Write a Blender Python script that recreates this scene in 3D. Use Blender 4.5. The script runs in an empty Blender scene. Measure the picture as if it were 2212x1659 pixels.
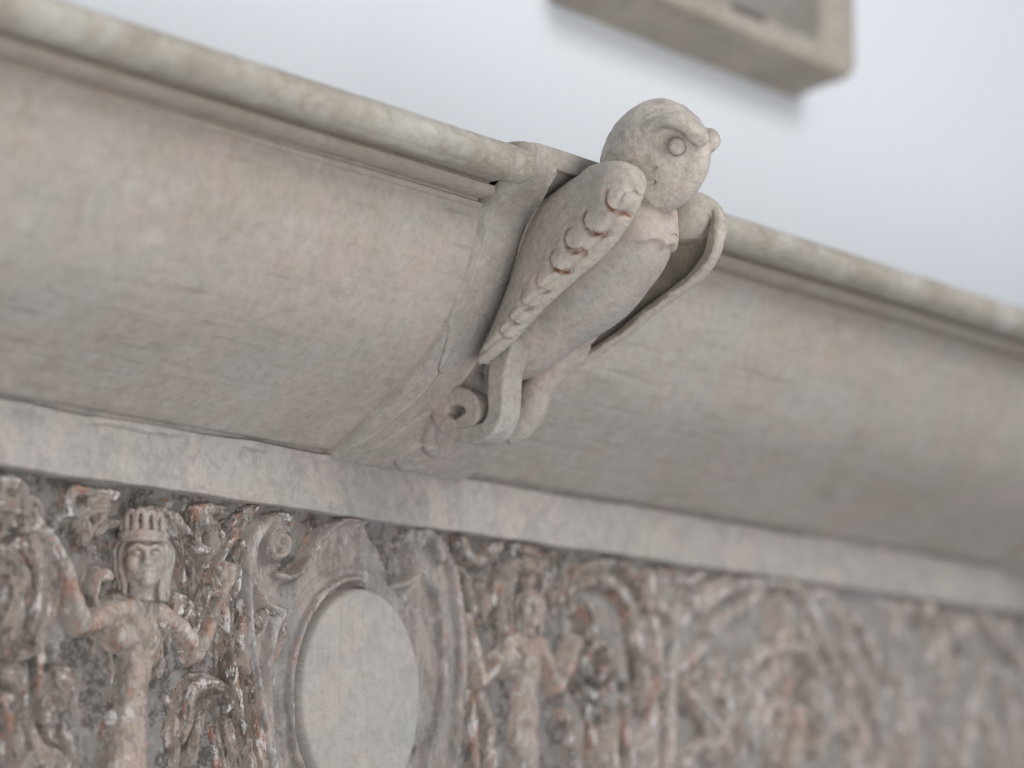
import bpy, math, random
import numpy as np
from mathutils import Matrix, Vector

scene = bpy.context.scene
# ------------------------------------------------------------------ camera
LENS, SENS = 97.65, 36.0
CAM = np.array([-1.61024473, -1.31686912, -0.29648805])
YAW, PITCH = math.radians(51.74540), math.radians(9.74083)
FPX, CX, CY = 6000.0, 1106.0, 829.5          # photo measurements are in a 2212 x 1659 copy
Fh = np.array([math.sin(YAW), math.cos(YAW), 0.0])
Rv = np.array([math.cos(YAW), -math.sin(YAW), 0.0])
Zv = np.array([0, 0, 1.0])
Fv = math.cos(PITCH) * Fh + math.sin(PITCH) * Zv
Uv = -math.sin(PITCH) * Fh + math.cos(PITCH) * Zv
cd = bpy.data.cameras.new('camera')
cam = bpy.data.objects.new('camera', cd)
scene.collection.objects.link(cam)
cd.lens, cd.sensor_width, cd.sensor_fit = LENS, SENS, 'HORIZONTAL'
cd.clip_start, cd.clip_end = 0.05, 60
M = Matrix(((Rv[0], Uv[0], -Fv[0], CAM[0]), (Rv[1], Uv[1], -Fv[1], CAM[1]), (Rv[2], Uv[2], -Fv[2], CAM[2]), (0, 0, 0, 1)))
cam.matrix_world = M
cd.dof.use_dof = True
cd.dof.focus_distance = 1.915
cd.dof.aperture_fstop = 2.7
cd.dof.aperture_blades = 9
scene.camera = cam

# ------------------------------------------------------------------ light
world = bpy.data.worlds.new('World')
scene.world = world
world.use_nodes = True
bg = world.node_tree.nodes['Background']
bg.inputs['Color'].default_value = (0.86, 0.92, 1.0, 1)
bg.inputs['Strength'].default_value = 0.46


def area(name, loc, target, sx, sy, power, col):
    l = bpy.data.lights.new(name, 'AREA')
    l.shape, l.size, l.size_y, l.energy, l.color = 'RECTANGLE', sx, sy, power, col
    o = bpy.data.objects.new(name, l)
    scene.collection.objects.link(o)
    o.location = loc
    d = Vector(target) - Vector(loc)
    o.rotation_euler = d.to_track_quat('-Z', 'Y').to_euler()
    return o


area('window_light', (0.35, -2.7, 1.9), (0, 0, 0.05), 1.4, 1.1, 58, (1.0, 0.985, 0.965))
area('low_fill', (-1.5, -2.35, -0.95), (0.1, 0, 0.08), 2.1, 1.5, 45, (1.0, 0.965, 0.93))  # added unseen fill from below, stands in for bounce off the floor

scene.view_settings.view_transform = 'Standard'
scene.view_settings.look = 'None'
scene.view_settings.exposure = 0.0
scene.view_settings.gamma = 1.0
scene.view_settings.use_curve_mapping = False
scene.render.engine = 'CYCLES'
scene.cycles.use_denoising = True
scene.cycles.use_adaptive_sampling = True
scene.cycles.adaptive_threshold = 0.015
scene.cycles.max_bounces = 6
scene.cycles.diffuse_bounces = 4


# ------------------------------------------------------------------ measuring helpers
def ray(u, v):
    return Fv + Rv * (u - CX) / FPX - Uv * (v - CY) / FPX


def at_out(u, v, o):            # point of plane y = -o seen at (u, v)
    d = ray(u, v)
    return CAM + d * ((-o - CAM[1]) / d[1])


def at_x(u, v, X):              # (out, z) in the plane x = X
    d = ray(u, v)
    q = CAM + d * ((X - CAM[0]) / d[0])
    return -q[1], q[2]


def proj(P):
    q = P - CAM
    w = q @ Fv
    return CX + FPX * (q @ Rv) / w, CY - FPX * (q @ Uv) / w


# ------------------------------------------------------------------ noise
def _hash(*a, seed=0):
    h = np.full(np.broadcast(*a).shape, (seed * 374761393 + 12345) & 0xffffffff, dtype=np.uint32)
    for k, i in enumerate(a):
        h = (h ^ (i.astype(np.int64) & 0xffffffff).astype(np.uint32)) * np.uint32(2654435761)
        h = h ^ (h >> np.uint32(15))
        h = h * np.uint32(2246822519 + 2 * k)
        h = h ^ (h >> np.uint32(13))
    return h.astype(np.float32) / 4294967295.0


def vnoise(*c, seed=0):
    """value noise in [-1, 1]; coordinates may be 2-D or 3-D arrays"""
    c = np.broadcast_arrays(*c)
    fl = [np.floor(x) for x in c]
    fr = [(x - f).astype(np.float32) for x, f in zip(c, fl)]
    fr = [f * f * (3 - 2 * f) for f in fr]
    fi = [f.astype(np.int64) for f in fl]
    out = 0
    n = len(c)
    for m in range(1 << n):
        w = 1
        idx = []
        for k in range(n):
            b = (m >> k) & 1
            w = w * (fr[k] if b else 1 - fr[k])
            idx.append(fi[k] + b)
        out = out + w * _hash(*idx, seed=seed)
    return out * 2 - 1


def fbm(*c, oct=4, seed=0, gain=0.5):
    a, s, t = 1.0, 0, 0
    for k in range(oct):
        s = s + a * vnoise(*[x * 2 ** k for x in c], seed=seed + k * 17)
        t += a
        a *= gain
    return s / t


# ------------------------------------------------------------------ materials
def mat(name, A, B, Cc, rough=0.75, scale=1.0, streak=0.0, streak_axis=0, orange=0.0, white=0.0, dark=0.0, ochre=0.0,
        bump=0.25, grit=0.3, orange_col=(0.42, 0.13, 0.055), dark_col=(0.045, 0.038, 0.034), mott=1.0, edge=0.0, crackle=0.0, red=0.0, bole=False, vert=1.0, jit=0.30):
    m = bpy.data.materials.new(name)
    m.use_nodes = True
    nt = m.node_tree
    N, L = nt.nodes, nt.links
    bs = N['Principled BSDF']
    bs.inputs['Roughness'].default_value = rough
    bs.inputs['Specular IOR Level'].default_value = 0.3
    tc = N.new('ShaderNodeTexCoord')

    def mapping(sc, loc=(0, 0, 0), rot=(0, 0, 0)):
        mp = N.new('ShaderNodeMapping')
        mp.inputs['Scale'].default_value = sc
        mp.inputs['Location'].default_value = loc
        mp.inputs['Rotation'].default_value = rot
        L.new(tc.outputs['Object'], mp.inputs['Vector'])
        return mp.outputs['Vector']

    def noise(vec, sc, det=5, ro=0.6, dist=0.0):
        n = N.new('ShaderNodeTexNoise')
        n.inputs['Scale'].default_value = sc
        n.inputs['Detail'].default_value = det
        n.inputs['Roughness'].default_value = ro
        n.inputs['Distortion'].default_value = dist
        L.new(vec, n.inputs['Vector'])
        return n.outputs['Fac']

    def ramp(fac, a, b, inv=False):
        r = N.new('ShaderNodeMapRange')
        r.inputs['From Min'].default_value = a
        r.inputs['From Max'].default_value = b
        r.inputs['To Min'].default_value = 1.0 if inv else 0.0
        r.inputs['To Max'].default_value = 0.0 if inv else 1.0
        r.interpolation_type = 'SMOOTHSTEP'
        L.new(fac, r.inputs['Value'])
        return r.outputs['Result']

    def mix(fac, a, b, mode='MIX'):
        x = N.new('ShaderNodeMix')
        x.data_type = 'RGBA'
        x.blend_type = mode
        for sock, v in ((x.inputs[0], fac), (x.inputs[6], a), (x.inputs[7], b)):
            if isinstance(v, (int, float)):
                sock.default_value = v
            elif isinstance(v, tuple):
                sock.default_value = (*v, 1)
            else:
                L.new(v, sock)
        return x.outputs[2]

    def mul(a, b):
        x = N.new('ShaderNodeMath')
        x.operation = 'MULTIPLY'
        for s_, v in ((x.inputs[0], a), (x.inputs[1], b)):
            if isinstance(v, (int, float)):
                s_.default_value = v
            else:
                L.new(v, s_)
        return x.outputs[0]

    def add(a, b):
        x = N.new('ShaderNodeMath')
        x.operation = 'ADD'
        for s_, v in ((x.inputs[0], a), (x.inputs[1], b)):
            if isinstance(v, (int, float)):
                s_.default_value = v
            else:
                L.new(v, s_)
        return x.outputs[0]

    v1 = mapping((1, 1, vert))
    v2 = mapping((1, 1, vert), (3.1, 7.7, 1.3))
    v3 = mapping((1, 1, vert), (9.1, 2.7, 5.3))
    c = mix(ramp(noise(v1, 9 * scale, 6, 0.62, 0.4), 0.36, 0.64), A, B)
    c = mix(mul(ramp(noise(v2, 17 * scale, 6, 0.65, 0.6), 0.42, 0.66), 0.85 * mott), c, Cc)
    # fine value jitter
    g = noise(v3, 130 * scale, 6, 0.75)
    c = mix(mul(ramp(g, 0.40, 0.74), jit), c, (0.12, 0.105, 0.095))
    c = mix(mul(ramp(noise(v1, 420 * scale, 4, 0.7), 0.56, 0.72), jit * 0.7), c, (0.10, 0.085, 0.075))
    c = mix(mul(ramp(noise(v2, 60 * scale, 5, 0.7), 0.5, 0.75), 0.20), c, (0.62, 0.60, 0.57))
    if streak:
        s3 = [230, 230, 230]
        s3[streak_axis] = 14
        sv = mapping(tuple(s3), (0, 0, 0), (0, math.radians(4), 0))
        st = ramp(noise(sv, 1.0, 5, 0.6), 0.52, 0.72)
        stm = ramp(noise(v1, 6, 3, 0.5), 0.42, 0.6)
        c = mix(mul(mul(st, stm), streak), c, (0.11, 0.09, 0.075))
    eattr = None
    if edge:
        at = N.new('ShaderNodeAttribute')
        at.attribute_name = 'edge'
        eattr = at.outputs['Fac']
    if ochre:
        c = mix(mul(ramp(noise(v3, 22 * scale, 8, 0.72, 1.0), 0.53, 0.62), ochre), c, (0.30, 0.22, 0.13))
    if dark:
        dn = noise(v1, 42 * scale, 10, 0.8, 0.25)
        c = mix(mul(ramp(dn, 0.49, 0.56), dark), c, dark_col)
    if white:
        wn = noise(v2, 55 * scale, 9, 0.80, 0.2)
        if eattr is not None:
            wn = add(wn, mul(eattr, 0.035))
        c = mix(mul(ramp(wn, 0.585, 0.625), white), c, (0.66, 0.64, 0.63))
    if orange:
        on = noise(v3, 40 * scale, 9, 0.78, 0.3)
        if eattr is not None:
            on = add(on, mul(eattr, 0.05))
        c = mix(mul(ramp(on, 0.62, 0.65), orange), c, orange_col)
    if red:
        c = mix(mul(ramp(noise(v1, 14, 7, 0.7, 1.0), 0.56, 0.66), red), c, (0.33, 0.17, 0.14))
    if bole:
        ab = N.new('ShaderNodeAttribute')
        ab.attribute_name = 'bole'
        c = mix(mul(ramp(ab.outputs['Fac'], 0.25, 0.75), ramp(noise(v3, 90, 5, 0.7), 0.36, 0.56)), c, (0.27, 0.12, 0.08))
    crk = None
    if crackle:
        dv = N.new('ShaderNodeMix')
        dv.data_type = 'VECTOR'
        dv.inputs[0].default_value = 0.04
        nz = N.new('ShaderNodeTexNoise')
        nz.inputs['Scale'].default_value = 30
        L.new(v1, nz.inputs['Vector'])
        L.new(mapping((0.35, 1, 1)), dv.inputs[4])
        L.new(nz.outputs['Color'], dv.inputs[5])
        vo = N.new('ShaderNodeTexVoronoi')
        vo.feature = 'DISTANCE_TO_EDGE'
        vo.inputs['Scale'].default_value = 95
        L.new(dv.outputs[1], vo.inputs['Vector'])
        crk = mul(ramp(vo.outputs['Distance'], 0.0, 0.10, True), ramp(noise(v3, 16, 5, 0.6), 0.50, 0.60))
        c = mix(mul(crk, crackle), c, (0.20, 0.145, 0.085))
    L.new(c, bs.inputs['Base Color'])
    # bump: brush grain, grit and pits
    b1 = N.new('ShaderNodeBump')
    b1.inputs['Distance'].default_value = 0.0012
    b1.inputs['Strength'].default_value = bump
    L.new(noise(v1, 70 * scale, 7, 0.62), b1.inputs['Height'])
    b2 = N.new('ShaderNodeBump')
    b2.inputs['Distance'].default_value = 0.0004
    b2.inputs['Strength'].default_value = grit
    L.new(noise(v2, 650, 4, 0.6), b2.inputs['Height'])
    L.new(b1.outputs['Normal'], b2.inputs['Normal'])
    L.new(b2.outputs['Normal'], bs.inputs['Normal'])
    return m


TAUPE, GREY, PINK, SAND = (0.365, 0.322, 0.280), (0.39, 0.363, 0.33), (0.41, 0.35, 0.316), (0.385, 0.335, 0.255)
m_cove = mat('cove_paint', TAUPE, GREY, PINK, streak=0.35, bump=0.2, grit=0.25, ochre=0.10)
m_torus = mat('moulding_paint', (0.38, 0.345, 0.295), (0.32, 0.285, 0.24), (0.48, 0.46, 0.42), streak=0.3, ochre=0.05, crackle=0.35, bump=0.35, grit=0.25, rough=0.6)
m_fillet = mat('fillet_paint', (0.37, 0.325, 0.28), (0.40, 0.36, 0.32), (0.38, 0.325, 0.285), streak=0.3, bump=0.2, red=0.12)
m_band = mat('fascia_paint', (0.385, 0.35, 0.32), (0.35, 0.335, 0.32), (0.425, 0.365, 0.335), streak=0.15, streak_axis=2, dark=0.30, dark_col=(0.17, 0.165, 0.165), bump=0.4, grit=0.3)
m_owl = mat('owl_paint', (0.54, 0.49, 0.43), (0.47, 0.435, 0.38), (0.58, 0.49, 0.44), bump=0.85, grit=0.9, scale=1.7, orange=0.10, dark=0.35, white=0.25, dark_col=(0.21, 0.185, 0.16), jit=0.36)
m_wing = mat('wing_paint', (0.48, 0.43, 0.375), (0.42, 0.39, 0.34), (0.53, 0.45, 0.40), bump=0.8, grit=1.0, scale=1.6, orange=0.08, dark=0.12, white=0.25, dark_col=(0.16, 0.135, 0.115), bole=True, jit=0.36)
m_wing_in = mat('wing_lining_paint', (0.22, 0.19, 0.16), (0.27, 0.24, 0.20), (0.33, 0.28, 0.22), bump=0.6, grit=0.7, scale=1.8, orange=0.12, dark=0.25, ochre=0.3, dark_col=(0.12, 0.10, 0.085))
m_console = mat('console_paint', (0.37, 0.33, 0.295), (0.355, 0.34, 0.315), (0.42, 0.355, 0.325), bump=0.8, grit=1.0, scale=1.4, orange=0.10, dark=0.10, white=0.2, dark_col=(0.14, 0.12, 0.10), jit=0.36)
m_belly = mat('belly_paint', (0.41, 0.36, 0.325), (0.385, 0.36, 0.33), (0.47, 0.39, 0.355), bump=0.6, grit=0.9, scale=1.5, dark=0.10, dark_col=(0.14, 0.12, 0.10), jit=0.36)
m_bib = mat('bib_paint', (0.47, 0.39, 0.35), (0.44, 0.385, 0.345), (0.50, 0.41, 0.37), bump=0.4, grit=0.5, scale=1.5, dark=0.08)
m_relief = mat('relief_paint', (0.25, 0.21, 0.18), (0.225, 0.207, 0.19), (0.33, 0.262, 0.23), bump=1.0, grit=0.7, scale=2.1, orange=0.30, dark=0.78, white=0.7, dark_col=(0.065, 0.055, 0.048), edge=1.0, ochre=0.25, red=0.16, vert=0.42, jit=0.36)
m_pale = mat('pale_relief_paint', (0.37, 0.32, 0.285), (0.34, 0.315, 0.295), (0.44, 0.365, 0.33), bump=1.0, grit=0.7, scale=2.1, orange=0.18, dark=0.45, white=0.7, dark_col=(0.065, 0.055, 0.048), edge=1.0, ochre=0.25, red=0.16, vert=0.42, jit=0.36)
m_ground_pale = mat('pale_ground_paint', (0.24, 0.218, 0.20), (0.31, 0.30, 0.29), (0.29, 0.245, 0.22), bump=0.7, grit=0.5, scale=1.5, orange=0.25, dark=0.4, white=0.35, red=0.2, dark_col=(0.10, 0.09, 0.08))
m_fig = mat('figure_paint', (0.35, 0.30, 0.262), (0.31, 0.28, 0.252), (0.42, 0.325, 0.28), bump=0.9, grit=0.7, scale=2.0, orange=0.35, dark=0.5, white=0.45, edge=1.0, ochre=0.25, red=0.35, vert=0.6, dark_col=(0.10, 0.085, 0.075), jit=0.36)
m_head = mat('face_paint', (0.39, 0.345, 0.31), (0.35, 0.325, 0.30), (0.44, 0.37, 0.33), bump=0.6, grit=0.7, scale=2.0, orange=0.30, dark=0.42, white=0.5, edge=1.0, dark_col=(0.12, 0.10, 0.09), red=0.3, vert=0.6)
m_cart = mat('cartouche_paint', (0.28, 0.248, 0.226), (0.25, 0.245, 0.24), (0.35, 0.30, 0.272), bump=0.7, grit=0.5, scale=1.6, orange=0.22, dark=0.35, white=0.35, edge=1.0, red=0.2, vert=0.42)
m_medal = mat('medallion_paint', (0.37, 0.345, 0.32), (0.35, 0.34, 0.325), (0.415, 0.36, 0.33), bump=0.3, grit=0.4, dark=0.07, streak=0.14, streak_axis=2, dark_col=(0.14, 0.13, 0.125))
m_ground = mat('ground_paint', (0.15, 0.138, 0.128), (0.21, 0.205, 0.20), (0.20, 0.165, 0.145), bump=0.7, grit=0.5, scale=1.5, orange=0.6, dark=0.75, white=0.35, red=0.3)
m_frame = mat('frame_wood', (0.36, 0.325, 0.28), (0.43, 0.40, 0.35), (0.48, 0.42, 0.365), streak=0.6, bump=0.6, dark=0.15, ochre=0.25, dark_col=(0.15, 0.13, 0.11))
m_fpanel = mat('frame_panel_paint', (0.44, 0.42, 0.375), (0.40, 0.39, 0.36), (0.45, 0.40, 0.36), bump=0.2)
m_slot = mat('slot_shade', (0.10, 0.09, 0.10), (0.12, 0.10, 0.11), (0.14, 0.12, 0.12))  # recess shade of the frame slots, put in as dark colour
m_raw = mat('bare_bole', (0.50, 0.25, 0.16), (0.45, 0.22, 0.15), (0.52, 0.33, 0.24), bump=0.4)

m_wall = bpy.data.materials.new('white_wall')
m_wall.use_nodes = True
nt = m_wall.node_tree
b = nt.nodes['Principled BSDF']
b.inputs['Roughness'].default_value = 0.9
b.inputs['Specular IOR Level'].default_value = 0.1
n_ = nt.nodes.new('ShaderNodeTexNoise')
n_.inputs['Scale'].default_value = 4
mx = nt.nodes.new('ShaderNodeMix')
mx.data_type = 'RGBA'
mx.inputs[6].default_value = (0.70, 0.73, 0.775, 1)
mx.inputs[7].default_value = (0.73, 0.755, 0.795, 1)
nt.links.new(n_.outputs['Fac'], mx.inputs[0])
nt.links.new(mx.outputs[2], b.inputs['Base Color'])
n2 = nt.nodes.new('ShaderNodeTexNoise')
n2.inputs['Scale'].default_value = 180
bp = nt.nodes.new('ShaderNodeBump')
bp.inputs['Distance'].default_value = 0.0005
bp.inputs['Strength'].default_value = 0.2
nt.links.new(n2.outputs['Fac'], bp.inputs['Height'])
nt.links.new(bp.outputs['Normal'], b.inputs['Normal'])


# ------------------------------------------------------------------ mesh helpers
def make(name, V, Fc, m, parent=None, smooth=True, edge=None):
    me = bpy.data.meshes.new(name)
    V = np.asarray(V, np.float32)
    Fc = np.asarray(Fc, np.int32)
    me.vertices.add(len(V))
    me.vertices.foreach_set('co', V.ravel())
    k = Fc.shape[1]
    me.loops.add(len(Fc) * k)
    me.loops.foreach_set('vertex_index', Fc.ravel())
    me.polygons.add(len(Fc))
    me.polygons.foreach_set('loop_start', np.arange(0, len(Fc) * k, k, dtype=np.int32))
    me.polygons.foreach_set('loop_total', np.full(len(Fc), k, np.int32))
    me.update(calc_edges=True)
    me.validate()
    if smooth:
        me.polygons.foreach_set('use_smooth', np.ones(len(me.polygons), bool))
    if edge is not None:
        at = me.attributes.new('edge', 'FLOAT', 'POINT')
        at.data.foreach_set('value', np.asarray(edge, np.float32).ravel())
    me.materials.append(m)
    o = bpy.data.objects.new(name, me)
    scene.collection.objects.link(o)
    if parent is not None:
        o.parent = parent
    return o


def empty(name, label, cat, group=None, kind=None):
    o = bpy.data.objects.new(name, None)
    scene.collection.objects.link(o)
    o['label'] = label
    o['category'] = cat
    if group:
        o['group'] = group
    if kind:
        o['kind'] = kind
    return o


def grid_faces(nu, nv, closed_v=False):
    i = np.arange(nu - 1)[:, None]
    j = np.arange(nv if closed_v else nv - 1)[None]
    j2 = (j + 1) % nv
    a = i * nv + j
    b_ = (i + 1) * nv + j
    c_ = (i + 1) * nv + j2
    d_ = i * nv + j2
    return np.stack([a, b_, c_, d_], -1).reshape(-1, 4)


def catmull(P, n):
    P = np.asarray(P, float)
    if len(P) < 3:
        t = np.linspace(0, 1, n + 1)[:, None]
        return P[0] * (1 - t) + P[-1] * t
    Q = np.vstack([2 * P[0] - P[1], P, 2 * P[-1] - P[-2]])
    out = []
    for i in range(1, len(Q) - 2):
        p0, p1, p2, p3 = Q[i - 1:i + 3]
        t = np.linspace(0, 1, n, endpoint=False)[:, None]
        out.append(0.5 * (2 * p1 + (p2 - p0) * t + (2 * p0 - 5 * p1 + 4 * p2 - p3) * t ** 2 + (3 * p1 - p0 - 3 * p2 + p3) * t ** 3))
    out.append(P[-1:])
    return np.vstack(out)


def smax(a, b_, k):
    h = np.clip(0.5 + 0.5 * (a - b_) / k, 0, 1)
    return b_ * (1 - h) + a * h + k * h * (1 - h)


def smin(a, b_, k):
    return -smax(-a, -b_, k)


def sstep(a, b_, x):
    t = np.clip((x - a) / (b_ - a), 0, 1)
    return t * t * (3 - 2 * t)


def poly_dist(P, X, Z):
    """distance, parameter and side to an open polyline P (n,2)"""
    best = np.full(X.shape, 1e9, np.float32)
    bt = np.zeros(X.shape, np.float32)
    n = len(P) - 1
    for i in range(n):
        a, c_ = P[i], P[i + 1]
        d = c_ - a
        L2 = max(d @ d, 1e-12)
        t = np.clip(((X - a[0]) * d[0] + (Z - a[1]) * d[1]) / L2, 0, 1)
        q = (X - a[0] - t * d[0]) ** 2 + (Z - a[1] - t * d[1]) ** 2
        m_ = q < best
        best[m_] = q[m_]
        bt[m_] = (i + t[m_]) / n
    return np.sqrt(best), bt


def sd_polygon(P, X, Z):
    """signed distance (negative inside) of a closed polygon"""
    P = np.asarray(P, float)
    d, _ = poly_dist(np.vstack([P, P[:1]]), X, Z)
    ins = np.zeros(X.shape, bool)
    n = len(P)
    for i in range(n):
        a, c_ = P[i], P[(i + 1) % n]
        if a[1] == c_[1]:
            continue
        cond = ((a[1] > Z) != (c_[1] > Z)) & (X < (c_[0] - a[0]) * (Z - a[1]) / (c_[1] - a[1]) + a[0])
        ins ^= cond
    return np.where(ins, -d, d)


# ------------------------------------------------------------------ volume sculpting (surface nets)
class Vol:
    def __init__(s, lo, hi, h):
        s.lo, s.h = np.array(lo, float), h
        n = np.ceil((np.array(hi) - s.lo) / h).astype(int) + 1
        ax = [(s.lo[i] + np.arange(n[i]) * h).astype(np.float32) for i in range(3)]
        s.X, s.O, s.Z = np.meshgrid(*ax, indexing='ij')       # x, out, z
        s.f = np.full(s.X.shape, 1.0, np.float32)

    def ell(s, c, r, ax_o=0.0, yaw=0.0):
        """ellipsoid distance; ax_o = pitch of the long axis in the (out, z) plane"""
        x, o, z = s.X - c[0], s.O - c[1], s.Z - c[2]
        ca, sa = math.cos(ax_o), math.sin(ax_o)
        o2, z2 = o * ca + z * sa, -o * sa + z * ca
        if yaw:
            cy_, sy_ = math.cos(yaw), math.sin(yaw)
            x, o2 = x * cy_ - o2 * sy_, x * sy_ + o2 * cy_
        k0 = np.sqrt((x / r[0]) ** 2 + (o2 / r[1]) ** 2 + (z2 / r[2]) ** 2)
        k1 = np.sqrt((x / r[0] ** 2) ** 2 + (o2 / r[1] ** 2) ** 2 + (z2 / r[2] ** 2) ** 2) + 1e-9
        return k0 * (k0 - 1) / k1

    def tube(s, pts, n=5):
        """tapered capsule chain; pts (x, out, z, r)"""
        P = catmull(pts, n)
        best = np.full(s.X.shape, 1.0, np.float32)
        for i in range(len(P) - 1):
            a, c_ = P[i], P[i + 1]
            d = c_[:3] - a[:3]
            L2 = max(d @ d, 1e-12)
            t = np.clip(((s.X - a[0]) * d[0] + (s.O - a[1]) * d[1] + (s.Z - a[2]) * d[2]) / L2, 0, 1)
            q = np.sqrt((s.X - a[0] - t * d[0]) ** 2 + (s.O - a[1] - t * d[1]) ** 2 + (s.Z - a[2] - t * d[2]) ** 2) - (a[3] + t * (c_[3] - a[3]))
            best = np.minimum(best, q)
        return best

    def add(s, d, k=0.002):
        s.f = smin(s.f, d, k)

    def sub(s, d, k=0.001):
        s.f = smax(s.f, -d, k)

    def rough(s, amp, freq, seed=0, oct=3):
        s.f = s.f + amp * fbm(s.X * freq, s.O * freq, s.Z * freq, oct=oct, seed=seed)

    def mesh(s, name, m, parent=None):
        f = s.f.copy()
        for a in range(3):                                     # close at the box faces
            sl = [slice(None)] * 3
            for e in (0, -1):
                sl[a] = e
                f[tuple(sl)] = np.maximum(f[tuple(sl)], s.h)
        ins = f < 0
        nx, ny, nz = f.shape
        cells = (nx - 1, ny - 1, nz - 1)
        cnt = np.zeros(cells, np.uint8)
        for dx in (0, 1):
            for dy in (0, 1):
                for dz in (0, 1):
                    cnt += ins[dx:nx - 1 + dx, dy:ny - 1 + dy, dz:nz - 1 + dz]
        act = (cnt > 0) & (cnt < 8)
        I = np.argwhere(act)
        idx = -np.ones(cells, np.int64)
        idx[act] = np.arange(len(I))
        acc = np.zeros((len(I), 3))
        num = np.zeros(len(I))
        cor = [(dx, dy, dz) for dx in (0, 1) for dy in (0, 1) for dz in (0, 1)]
        for a in cor:
            for ax in range(3):
                if a[ax]:
                    continue
                c2 = list(a)
                c2[ax] = 1
                fa = f[I[:, 0] + a[0], I[:, 1] + a[1], I[:, 2] + a[2]]
                fb = f[I[:, 0] + c2[0], I[:, 1] + c2[1], I[:, 2] + c2[2]]
                cr = (fa < 0) != (fb < 0)
                t = np.where(cr, fa / np.where(cr, fa - fb, 1), 0)
                p = np.tile(np.array(a, float), (len(I), 1))
                p[:, ax] += t
                acc[cr] += p[cr]
                num[cr] += 1
        P = s.lo + (I + acc / num[:, None]) * s.h
        V = np.stack([P[:, 0], -P[:, 1], P[:, 2]], -1)
        quads = []
        for ax in range(3):
            sl0 = [slice(1, -1)] * 3
            sl1 = [slice(1, -1)] * 3
            sl0[ax] = slice(0, -1)
            sl1[ax] = slice(1, None)
            A_, B_ = ins[tuple(sl0)], ins[tuple(sl1)]
            off = np.array([1, 1, 1])
            off[ax] = 0
            b1, b2 = [k for k in range(3) if k != ax]
            for flip, msk in ((False, A_ & ~B_), (True, ~A_ & B_)):
                E = np.argwhere(msk) + off
                q = []
                for (s1, s2) in ((-1, -1), (0, -1), (0, 0), (-1, 0)):
                    K = E.copy()
                    K[:, b1] += s1
                    K[:, b2] += s2
                    q.append(idx[K[:, 0], K[:, 1], K[:, 2]])
                q = np.stack(q, -1)
                if flip != (ax == 1):
                    q = q[:, ::-1]
                quads.append(q)
        Q = np.vstack(quads)[:, ::-1]
        return make(name, V, Q, m, parent)


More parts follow.
